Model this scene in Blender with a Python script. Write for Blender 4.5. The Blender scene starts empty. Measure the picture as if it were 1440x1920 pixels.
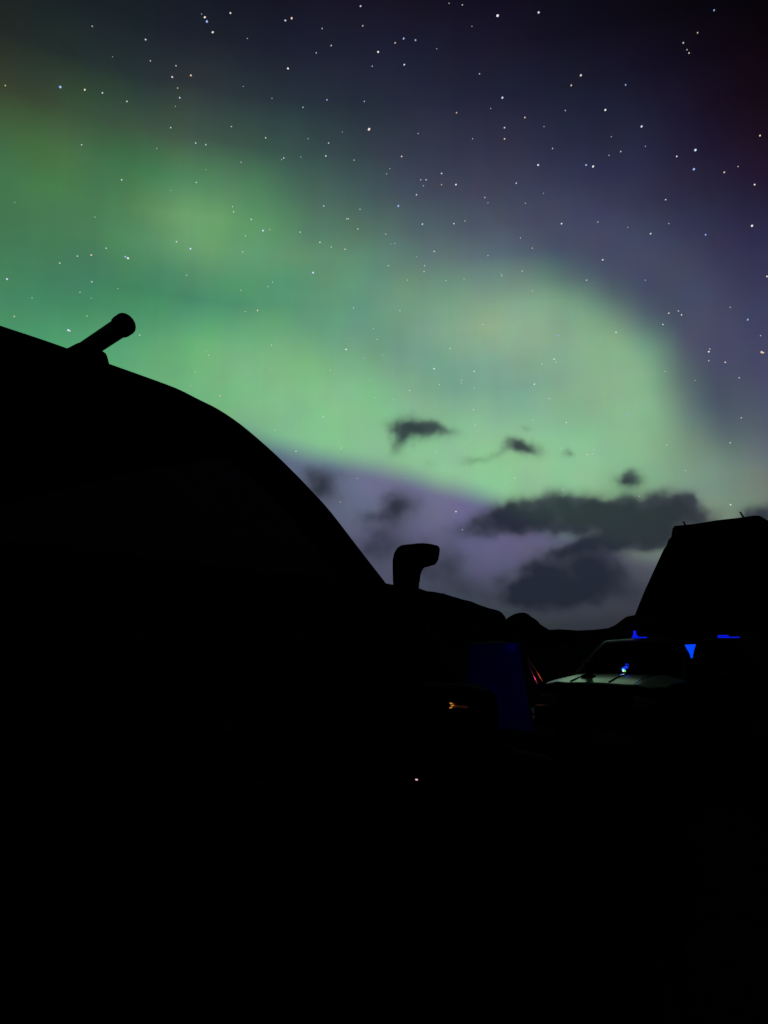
import bpy, bmesh, math, random
from mathutils import Vector, Matrix
import mathutils.noise as mnoise

random.seed(7)
R = math.radians
SC = bpy.context.scene
COL = SC.collection

# ------------------------------------------------------------------ camera
EYE = 1.57
cd = bpy.data.cameras.new('camera')
cd.sensor_fit = 'VERTICAL'
cd.sensor_height = 36.0
cd.lens = 36.0 * 1386.0 / 1920.0
cd.clip_start = 0.05
cd.clip_end = 30000
cam = bpy.data.objects.new('camera', cd)
COL.objects.link(cam)
cam.location = (0, 0, EYE)
cam.rotation_euler = (R(90) + math.atan(248.0 / 1386.0), 0, 0)
SC.camera = cam

SC.view_settings.view_transform = 'Standard'
SC.view_settings.look = 'None'
SC.view_settings.gamma = 1.0
SC.view_settings.use_curve_mapping = False
SC.view_settings.exposure = 0.0
SC.cycles.max_bounces = 6
SC.cycles.use_denoising = True

# ------------------------------------------------------------------ night sky data (azimuth / elevation in degrees, colours as seen)
SKY_UPPER = [
    (0.0, [(59, 79, 71), (59, 78, 71), (59, 78, 71), (59, 78, 71), (59, 78, 71), (59, 79, 72), (61, 80, 73), (64, 83, 75), (68, 85, 76), (71, 88, 79), (74, 89, 81), (77, 91, 82), (79, 92, 83), (80, 93, 84), (80, 94, 85), (80, 94, 85), (80, 93, 85), (80, 92, 85), (80, 91, 84), (79, 90, 82), (78, 88, 80), (77, 86, 79), (75, 83, 77), (73, 80, 75), (70, 77, 72), (68, 74, 70), (65, 72, 69), (64, 70, 68), (64, 70, 68), (64, 70, 68), (64, 70, 68), (64, 70, 68)]),
    (3.0, [(74, 113, 93), (73, 112, 93), (73, 111, 92), (73, 110, 91), (72, 110, 91), (74, 110, 91), (76, 112, 92), (82, 115, 97), (88, 118, 101), (91, 121, 103), (95, 123, 106), (99, 125, 109), (102, 126, 112), (103, 128, 114), (104, 129, 115), (104, 129, 115), (104, 128, 115), (104, 127, 115), (104, 126, 114), (104, 124, 112), (104, 122, 110), (103, 120, 108), (101, 116, 106), (98, 113, 102), (96, 109, 99), (94, 105, 97), (90, 101, 96), (87, 98, 94), (88, 99, 95), (88, 100, 96), (89, 100, 96), (90, 101, 97)]),
    (6.0, [(82, 147, 109), (82, 145, 109), (81, 144, 108), (81, 143, 108), (81, 142, 107), (85, 144, 108), (91, 147, 110), (100, 148, 116), (108, 150, 120), (113, 152, 122), (118, 154, 125), (122, 157, 131), (124, 160, 134), (126, 161, 136), (128, 162, 137), (129, 162, 138), (130, 161, 138), (130, 159, 138), (130, 158, 137), (130, 156, 136), (130, 154, 134), (129, 152, 132), (128, 148, 130), (125, 144, 126), (122, 139, 122), (120, 133, 118), (113, 125, 114), (107, 119, 110), (108, 120, 110), (108, 120, 110), (109, 121, 111), (109, 122, 111)]),
    (8.0, [(82, 161, 112), (82, 159, 112), (82, 158, 112), (82, 157, 111), (82, 155, 111), (87, 158, 113), (93, 161, 116), (101, 163, 121), (109, 165, 124), (116, 166, 127), (122, 169, 131), (127, 171, 137), (130, 174, 140), (133, 176, 143), (135, 177, 144), (137, 177, 145), (138, 177, 146), (138, 176, 146), (138, 175, 146), (139, 174, 145), (139, 172, 143), (138, 170, 140), (136, 165, 137), (133, 159, 133), (130, 152, 129), (127, 145, 125), (119, 135, 119), (111, 126, 113), (111, 127, 113), (112, 128, 113), (112, 128, 114), (112, 129, 114)]),
    (10.0, [(82, 162, 112), (82, 162, 112), (82, 162, 112), (82, 162, 112), (82, 162, 112), (87, 165, 116), (93, 169, 119), (100, 172, 123), (107, 175, 126), (114, 177, 129), (121, 179, 133), (127, 181, 138), (131, 183, 142), (134, 186, 145), (136, 187, 147), (138, 187, 148), (139, 188, 149), (140, 189, 150), (141, 189, 150), (142, 190, 150), (142, 188, 149), (141, 185, 145), (139, 180, 141), (136, 172, 137), (133, 163, 134), (129, 152, 130), (120, 139, 123), (110, 126, 116), (109, 125, 116), (108, 124, 116), (107, 123, 116), (107, 122, 117)]),
    (12.0, [(82, 162, 112), (82, 162, 112), (82, 162, 112), (82, 162, 112), (82, 162, 112), (88, 165, 116), (94, 169, 119), (100, 172, 123), (107, 175, 126), (114, 177, 129), (121, 180, 134), (127, 183, 139), (131, 186, 142), (135, 189, 145), (137, 190, 147), (138, 189, 148), (140, 189, 149), (141, 191, 150), (141, 192, 151), (142, 193, 151), (142, 194, 150), (142, 194, 149), (141, 191, 147), (137, 184, 143), (132, 173, 138), (126, 156, 132), (115, 138, 125), (104, 119, 117), (102, 116, 117), (100, 113, 116), (97, 110, 115), (95, 106, 114)]),
    (13.5, [(82, 162, 112), (82, 162, 112), (82, 162, 112), (82, 162, 112), (82, 162, 113), (88, 165, 116), (94, 169, 119), (100, 172, 123), (107, 175, 126), (114, 177, 129), (120, 180, 133), (126, 184, 138), (131, 188, 142), (135, 191, 145), (137, 191, 147), (138, 190, 148), (139, 190, 149), (140, 192, 150), (141, 194, 151), (142, 195, 151), (142, 196, 151), (142, 197, 151), (141, 195, 150), (138, 189, 146), (133, 176, 140), (122, 153, 130), (108, 129, 121), (94, 106, 114), (92, 102, 112), (89, 98, 111), (86, 95, 110), (84, 91, 109)]),
    (15.0, [(82, 162, 110), (82, 162, 111), (82, 162, 111), (82, 162, 112), (82, 162, 112), (88, 166, 116), (94, 169, 120), (101, 172, 123), (107, 175, 126), (113, 177, 128), (118, 180, 133), (123, 183, 138), (128, 187, 141), (133, 191, 144), (136, 192, 146), (137, 192, 147), (138, 192, 148), (139, 192, 149), (140, 193, 150), (140, 193, 151), (141, 193, 151), (140, 193, 151), (139, 192, 149), (138, 188, 146), (133, 177, 140), (118, 147, 127), (101, 117, 117), (85, 93, 109), (82, 89, 108), (80, 86, 107), (78, 83, 105), (76, 80, 104)]),
    (16.5, [(80, 159, 108), (81, 161, 108), (82, 162, 109), (82, 162, 110), (83, 162, 111), (88, 166, 115), (94, 169, 119), (100, 172, 122), (106, 175, 125), (112, 177, 128), (117, 180, 132), (121, 182, 137), (126, 186, 140), (131, 191, 143), (134, 193, 145), (135, 194, 145), (136, 193, 146), (137, 191, 148), (138, 190, 150), (138, 188, 150), (137, 187, 150), (136, 186, 149), (136, 185, 147), (137, 185, 145), (134, 179, 140), (113, 141, 125), (92, 106, 112), (78, 84, 105), (75, 78, 103), (73, 76, 102), (71, 73, 101), (69, 71, 100)]),
    (18.0, [(74, 150, 105), (76, 153, 106), (78, 156, 107), (80, 158, 108), (82, 161, 109), (88, 165, 113), (93, 168, 117), (98, 170, 119), (104, 174, 123), (112, 178, 127), (119, 183, 131), (124, 186, 136), (128, 189, 138), (131, 192, 141), (133, 192, 143), (133, 192, 144), (132, 189, 144), (131, 183, 146), (130, 178, 147), (130, 176, 147), (130, 176, 147), (132, 177, 146), (133, 178, 145), (137, 182, 144), (134, 179, 140), (108, 134, 122), (84, 95, 107), (72, 75, 101), (69, 70, 100), (68, 69, 99), (67, 67, 98), (66, 65, 96)]),
    (19.5, [(71, 142, 101), (72, 145, 103), (73, 147, 104), (74, 150, 105), (77, 153, 107), (83, 159, 111), (88, 164, 114), (94, 168, 116), (102, 173, 121), (112, 179, 126), (121, 185, 131), (126, 189, 134), (128, 190, 136), (131, 192, 139), (131, 191, 141), (129, 186, 141), (125, 179, 141), (121, 169, 142), (120, 165, 143), (122, 164, 144), (124, 166, 144), (130, 171, 144), (136, 178, 144), (139, 183, 143), (132, 176, 139), (102, 125, 119), (79, 87, 105), (69, 70, 99), (66, 65, 96), (65, 63, 95), (64, 62, 94), (62, 61, 93)]),
    (21.0, [(70, 135, 97), (70, 138, 99), (71, 140, 100), (71, 143, 102), (73, 147, 104), (77, 154, 108), (83, 160, 110), (89, 165, 113), (98, 171, 118), (109, 178, 124), (118, 183, 129), (123, 186, 132), (124, 187, 133), (125, 186, 135), (124, 182, 136), (120, 173, 136), (117, 164, 137), (118, 162, 140), (120, 163, 143), (123, 164, 144), (129, 168, 144), (134, 174, 143), (137, 180, 142), (137, 182, 142), (124, 167, 135), (94, 114, 115), (75, 79, 103), (66, 65, 96), (63, 61, 93), (62, 60, 92), (60, 59, 91), (59, 57, 89)]),
    (22.5, [(69, 128, 91), (70, 131, 94), (70, 134, 96), (70, 136, 98), (71, 140, 100), (73, 145, 103), (78, 152, 106), (83, 158, 109), (91, 165, 114), (100, 172, 120), (109, 178, 124), (115, 181, 127), (116, 179, 128), (115, 175, 128), (112, 167, 129), (109, 157, 131), (111, 156, 134), (120, 163, 140), (129, 168, 144), (136, 171, 145), (141, 175, 146), (140, 177, 143), (136, 179, 140), (130, 173, 138), (109, 145, 126), (85, 100, 110), (72, 75, 100), (63, 62, 93), (60, 58, 90), (58, 56, 89), (56, 54, 86), (54, 51, 84)]),
    (24.0, [(69, 122, 86), (69, 125, 88), (69, 127, 91), (69, 130, 93), (69, 132, 95), (68, 134, 98), (69, 138, 100), (71, 143, 102), (78, 149, 107), (86, 156, 112), (93, 162, 116), (98, 166, 119), (101, 165, 121), (102, 161, 122), (103, 155, 125), (104, 152, 127), (111, 156, 131), (125, 165, 139), (137, 172, 144), (143, 174, 146), (143, 174, 145), (135, 173, 141), (129, 171, 137), (114, 150, 128), (88, 110, 112), (75, 85, 103), (68, 70, 97), (59, 58, 89), (55, 52, 85), (53, 50, 83), (50, 47, 81), (48, 44, 77)]),
    (25.5, [(68, 119, 81), (68, 120, 84), (68, 122, 87), (68, 124, 89), (68, 126, 92), (67, 128, 94), (67, 130, 96), (66, 131, 97), (69, 134, 100), (72, 137, 103), (76, 141, 106), (82, 146, 110), (88, 148, 114), (93, 150, 118), (97, 151, 121), (101, 151, 124), (110, 155, 129), (121, 161, 134), (129, 165, 138), (132, 166, 139), (131, 167, 139), (125, 166, 136), (116, 157, 130), (94, 120, 116), (75, 88, 104), (69, 75, 98), (62, 63, 91), (54, 52, 84), (49, 46, 79), (47, 43, 76), (44, 40, 72), (40, 37, 67)]),
    (27.0, [(67, 117, 78), (67, 117, 79), (68, 118, 81), (68, 120, 83), (69, 123, 87), (69, 126, 90), (71, 129, 94), (73, 133, 96), (77, 137, 101), (82, 142, 106), (84, 145, 108), (85, 148, 110), (88, 149, 113), (93, 151, 117), (98, 150, 120), (102, 148, 123), (107, 148, 125), (111, 148, 127), (113, 148, 129), (114, 146, 130), (114, 144, 130), (106, 137, 125), (96, 126, 119), (83, 101, 110), (73, 82, 103), (65, 68, 94), (56, 55, 85), (48, 45, 77), (43, 39, 70), (40, 36, 66), (37, 33, 61), (35, 29, 55)]),
    (29.0, [(67, 116, 75), (67, 118, 77), (67, 117, 78), (67, 117, 78), (70, 120, 81), (74, 124, 85), (77, 130, 89), (81, 136, 93), (94, 147, 103), (104, 157, 110), (103, 157, 111), (98, 156, 111), (97, 153, 113), (99, 151, 115), (98, 145, 115), (97, 138, 116), (97, 131, 117), (96, 123, 118), (95, 116, 118), (91, 109, 116), (88, 103, 114), (83, 98, 110), (78, 93, 106), (71, 80, 100), (63, 68, 93), (55, 56, 83), (48, 46, 75), (40, 37, 65), (35, 29, 56), (34, 26, 51), (33, 22, 45), (32, 18, 39)]),
    (31.0, [(65, 97, 62), (66, 105, 68), (66, 112, 72), (67, 117, 76), (70, 122, 77), (74, 127, 79), (75, 127, 83), (79, 133, 87), (96, 148, 100), (110, 161, 108), (106, 159, 107), (95, 152, 104), (90, 142, 104), (87, 131, 104), (86, 122, 103), (84, 115, 104), (83, 107, 105), (82, 100, 105), (80, 93, 104), (77, 87, 103), (74, 81, 101), (70, 76, 98), (65, 70, 94), (59, 62, 87), (52, 54, 81), (46, 45, 72), (39, 36, 61), (35, 27, 50), (32, 19, 40), (31, 17, 36), (29, 15, 32), (27, 12, 28)]),
    (33.5, [(56, 67, 48), (59, 77, 52), (62, 87, 57), (64, 95, 61), (68, 105, 66), (72, 115, 70), (67, 115, 74), (64, 116, 77), (70, 122, 84), (80, 132, 93), (83, 133, 94), (78, 127, 91), (74, 116, 91), (72, 106, 92), (70, 98, 92), (69, 88, 91), (67, 81, 90), (66, 75, 89), (65, 70, 88), (64, 67, 88), (62, 64, 88), (56, 59, 84), (50, 55, 79), (46, 49, 75), (43, 43, 71), (37, 35, 59), (31, 25, 46), (29, 18, 36), (27, 12, 27), (24, 10, 24), (21, 9, 21), (18, 8, 18)]),
    (36.0, [(36, 44, 41), (43, 51, 43), (50, 58, 45), (55, 65, 47), (56, 72, 52), (59, 80, 57), (58, 82, 61), (59, 84, 65), (63, 85, 69), (66, 85, 73), (61, 86, 73), (58, 86, 74), (56, 82, 75), (55, 75, 76), (55, 70, 77), (54, 65, 76), (53, 60, 76), (52, 57, 75), (50, 54, 74), (50, 51, 74), (49, 49, 72), (43, 45, 69), (37, 41, 65), (35, 37, 60), (33, 33, 56), (29, 25, 46), (24, 17, 34), (21, 12, 26), (18, 8, 18), (17, 7, 16), (15, 6, 14), (13, 5, 12)]),
    (39.0, [(28, 33, 33), (29, 34, 33), (31, 37, 36), (34, 40, 39), (34, 44, 43), (36, 47, 46), (37, 49, 49), (38, 50, 52), (42, 51, 55), (45, 53, 58), (44, 53, 59), (42, 52, 60), (40, 51, 60), (39, 48, 61), (39, 46, 61), (38, 45, 61), (38, 43, 60), (37, 40, 59), (35, 38, 57), (35, 36, 56), (33, 35, 55), (31, 32, 51), (28, 29, 48), (25, 24, 43), (22, 19, 38), (19, 14, 30), (16, 10, 23), (14, 7, 17), (11, 5, 11), (9, 4, 9), (6, 3, 8), (6, 3, 8)]),
    (42.0, [(28, 33, 33), (28, 33, 33), (28, 33, 33), (28, 33, 33), (26, 32, 35), (24, 32, 36), (25, 33, 38), (25, 34, 40), (27, 33, 42), (28, 33, 44), (28, 33, 45), (29, 32, 46), (29, 33, 47), (29, 32, 49), (30, 32, 49), (30, 31, 50), (29, 30, 49), (28, 28, 47), (27, 26, 44), (26, 24, 42), (24, 22, 40), (21, 19, 35), (17, 16, 30), (15, 13, 26), (13, 10, 22), (11, 8, 17), (9, 6, 13), (7, 5, 11), (6, 3, 8), (6, 3, 8), (6, 3, 8), (6, 3, 8)]),
    (45.0, [(28, 33, 33), (28, 33, 33), (28, 33, 33), (27, 33, 34), (25, 32, 35), (24, 31, 36), (23, 30, 36), (22, 29, 36), (21, 26, 36), (20, 23, 35), (20, 22, 34), (20, 20, 34), (21, 20, 35), (22, 21, 36), (22, 20, 35), (22, 19, 34), (22, 18, 33), (20, 16, 31), (18, 14, 30), (17, 13, 29), (16, 12, 28), (15, 12, 25), (13, 11, 23), (12, 9, 20), (11, 8, 17), (10, 7, 15), (9, 6, 13), (8, 5, 11), (6, 4, 9), (6, 3, 8), (6, 3, 8), (6, 3, 8)]),
    (49.0, [(28, 33, 33), (28, 33, 33), (28, 33, 33), (27, 33, 34), (25, 32, 35), (24, 31, 36), (23, 30, 36), (22, 28, 36), (21, 25, 36), (20, 23, 35), (20, 21, 34), (20, 20, 34), (21, 20, 35), (22, 20, 35), (22, 20, 35), (22, 19, 34), (21, 18, 33), (20, 16, 31), (18, 14, 29), (17, 13, 29), (16, 13, 28), (15, 12, 26), (13, 11, 23), (12, 10, 20), (11, 8, 18), (10, 7, 15), (9, 6, 13), (8, 5, 11), (7, 4, 9), (6, 3, 8), (6, 3, 8), (6, 3, 8)]),
]
SKY_LOWER = [
    (0.0, [(36, 42, 49), (36, 42, 49), (36, 42, 49), (36, 42, 49), (36, 42, 48), (36, 42, 48), (36, 42, 48), (37, 43, 49), (38, 44, 51), (39, 45, 52), (40, 46, 53), (41, 47, 54), (42, 48, 55), (43, 49, 57), (44, 50, 58), (44, 50, 59), (44, 51, 59), (45, 52, 58), (45, 52, 58), (46, 52, 58), (46, 51, 57), (45, 50, 56), (45, 49, 55), (44, 47, 54), (43, 46, 52), (41, 45, 49), (38, 42, 46), (36, 40, 44), (36, 40, 44), (36, 40, 44), (36, 40, 44), (36, 40, 44)]),
    (1.5, [(42, 49, 60), (42, 49, 59), (42, 49, 59), (41, 49, 59), (41, 49, 58), (41, 48, 58), (41, 48, 58), (42, 49, 59), (43, 50, 60), (44, 51, 61), (45, 52, 62), (46, 53, 63), (47, 55, 64), (49, 57, 66), (50, 58, 67), (50, 59, 68), (50, 59, 68), (50, 59, 67), (50, 59, 67), (51, 59, 66), (51, 59, 65), (51, 57, 64), (50, 55, 63), (49, 53, 61), (48, 52, 59), (47, 51, 56), (43, 48, 53), (42, 47, 51), (42, 47, 51), (42, 47, 52), (42, 48, 52), (42, 48, 52)]),
    (3.5, [(54, 61, 80), (53, 60, 79), (53, 60, 79), (53, 59, 78), (52, 59, 77), (52, 59, 77), (52, 58, 76), (53, 60, 78), (54, 62, 80), (56, 64, 82), (58, 66, 84), (59, 68, 85), (62, 70, 86), (64, 72, 86), (67, 73, 88), (69, 74, 92), (69, 75, 92), (66, 75, 89), (65, 75, 87), (66, 75, 86), (67, 75, 86), (68, 75, 87), (68, 73, 85), (66, 70, 80), (65, 69, 77), (64, 68, 75), (60, 65, 72), (57, 63, 70), (58, 64, 70), (58, 65, 71), (59, 65, 72), (60, 66, 73)]),
    (6.0, [(63, 72, 97), (62, 71, 96), (62, 70, 95), (61, 70, 94), (61, 69, 93), (60, 69, 92), (60, 68, 92), (62, 70, 92), (64, 72, 94), (67, 75, 97), (70, 77, 99), (72, 79, 99), (74, 81, 100), (77, 84, 101), (80, 86, 105), (85, 89, 111), (89, 91, 117), (92, 92, 122), (93, 93, 124), (94, 93, 124), (93, 93, 121), (91, 93, 116), (88, 90, 111), (84, 86, 104), (81, 83, 100), (80, 82, 97), (76, 80, 91), (72, 79, 87), (73, 80, 88), (74, 82, 89), (75, 83, 91), (77, 85, 93)]),
    (9.0, [(72, 82, 114), (72, 81, 113), (71, 81, 112), (71, 80, 111), (70, 79, 111), (70, 79, 110), (70, 79, 109), (71, 80, 108), (74, 83, 109), (77, 86, 111), (80, 89, 112), (82, 91, 111), (84, 93, 113), (87, 95, 116), (91, 97, 121), (97, 99, 127), (102, 101, 132), (104, 101, 136), (105, 102, 138), (105, 102, 139), (105, 102, 137), (104, 103, 131), (102, 102, 125), (100, 101, 119), (99, 100, 115), (97, 101, 114), (94, 102, 112), (91, 103, 111), (92, 104, 112), (93, 105, 114), (94, 106, 115), (95, 107, 117)]),
    (12.0, [(76, 87, 119), (76, 87, 119), (76, 87, 119), (76, 87, 119), (76, 87, 119), (76, 86, 118), (76, 87, 118), (78, 88, 117), (80, 91, 119), (83, 94, 122), (86, 96, 122), (88, 98, 121), (92, 102, 125), (96, 106, 131), (101, 109, 136), (107, 112, 140), (110, 112, 143), (110, 111, 145), (111, 110, 147), (110, 109, 147), (110, 110, 145), (111, 111, 140), (111, 111, 136), (110, 110, 131), (110, 110, 130), (109, 113, 130), (106, 113, 129), (102, 112, 126), (102, 112, 127), (102, 111, 127), (102, 110, 127), (101, 110, 127)]),
    (16.0, [(76, 87, 119), (76, 87, 119), (76, 87, 119), (76, 87, 119), (76, 87, 119), (76, 87, 119), (77, 88, 119), (79, 90, 119), (82, 93, 121), (84, 96, 125), (87, 99, 127), (90, 101, 128), (93, 105, 131), (97, 109, 136), (101, 112, 140), (104, 114, 143), (107, 115, 145), (107, 113, 146), (108, 111, 147), (109, 111, 147), (109, 111, 146), (111, 112, 143), (111, 112, 139), (111, 110, 136), (110, 110, 134), (108, 111, 135), (104, 109, 133), (100, 104, 127), (99, 103, 127), (99, 103, 127), (99, 103, 127), (99, 103, 127)]),
]
HEM = [(-17.46, 16.2), (-12.64, 15.87), (-9.32, 15.39), (-6.79, 14.79), (-2.97, 14.05), (0.85, 13.28), (4.22, 12.38), (7.55, 11.37), (9.98, 10.2), (13.16, 8.88), (16.24, 7.76), (19.2, 6.46), (22.79, 5.93), (27.52, 5.34)]
LIMB = (10.12, 14.46, 13.57, 13.45)
CLOUDS = [(8.31, 9.02, 2.7, 0.9, 4, 0.85), (10.99, 9.76, 2.67, 1.3, 5, 1.2), (14.77, 9.62, 3.06, 1.44, 0, 1.3), (17.84, 9.07, 2.27, 1.34, 0, 1.2), (20.48, 9.2, 2.06, 1.55, 0, 1.25), (22.27, 9.79, 1.08, 1.07, 0, 1.1), (23.64, 8.85, 1.12, 0.68, 0, 0.7), (19.45, 7.55, 2.66, 0.93, 0, 1.15), (16.22, 7.36, 2.22, 0.63, 12, 1.1), (13.87, 6.88, 1.33, 0.48, 20, 0.7), (11.81, 4.89, 2.14, 1.53, 10, 1.15), (14.56, 4.83, 2.78, 1.67, 0, 1.25), (16.68, 5.18, 1.59, 1.26, 0, 1.1), (12.74, 3.39, 2.34, 1.03, 8, 1.05), (10.79, 3.82, 1.51, 0.72, 10, 0.75), (18.66, 3.57, 2.03, 0.85, 0, 0.45), (2.36, 16.63, 1.88, 0.9, -4, 0.85), (4.36, 16.44, 1.7, 0.53, -8, 0.6), (1.28, 15.75, 1.11, 0.82, 60, 0.7), (11.28, 14.69, 1.23, 0.6, -14, 0.85), (10.22, 15.03, 0.83, 0.44, 0, 0.5), (7.4, 14.08, 1.34, 0.45, 3, 0.36), (9.21, 14.5, 0.83, 0.32, 28, 0.28), (14.39, 14.24, 0.44, 0.36, 0, 0.5), (18.84, 11.89, 0.98, 0.55, 5, 0.85), (18.72, 12.45, 0.38, 0.39, 0, 0.4), (1.05, 10.43, 1.85, 1.32, 12, 0.9), (-0.84, 9.81, 1.43, 0.54, 10, 0.38), (-5.06, 12.08, 1.68, 1.56, -35, 0.95), (-0.21, 7.58, 2.67, 1.57, 0, 0.75), (4.47, 6.2, 2.23, 1.81, 0, 0.75), (6.77, 4.02, 3.05, 1.06, 0, 0.42), (27.4, 8.73, 1.19, 0.95, 0, 1.05), (11.22, 16.43, 0.49, 0.28, 0, 0.28), (2.07, 5.19, 5.78, 2.05, 0, 0.2), (13.32, 3.27, 7.77, 1.43, 0, 0.28), (3.4, 13.84, 0.93, 0.66, 0, 0.2)]
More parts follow.
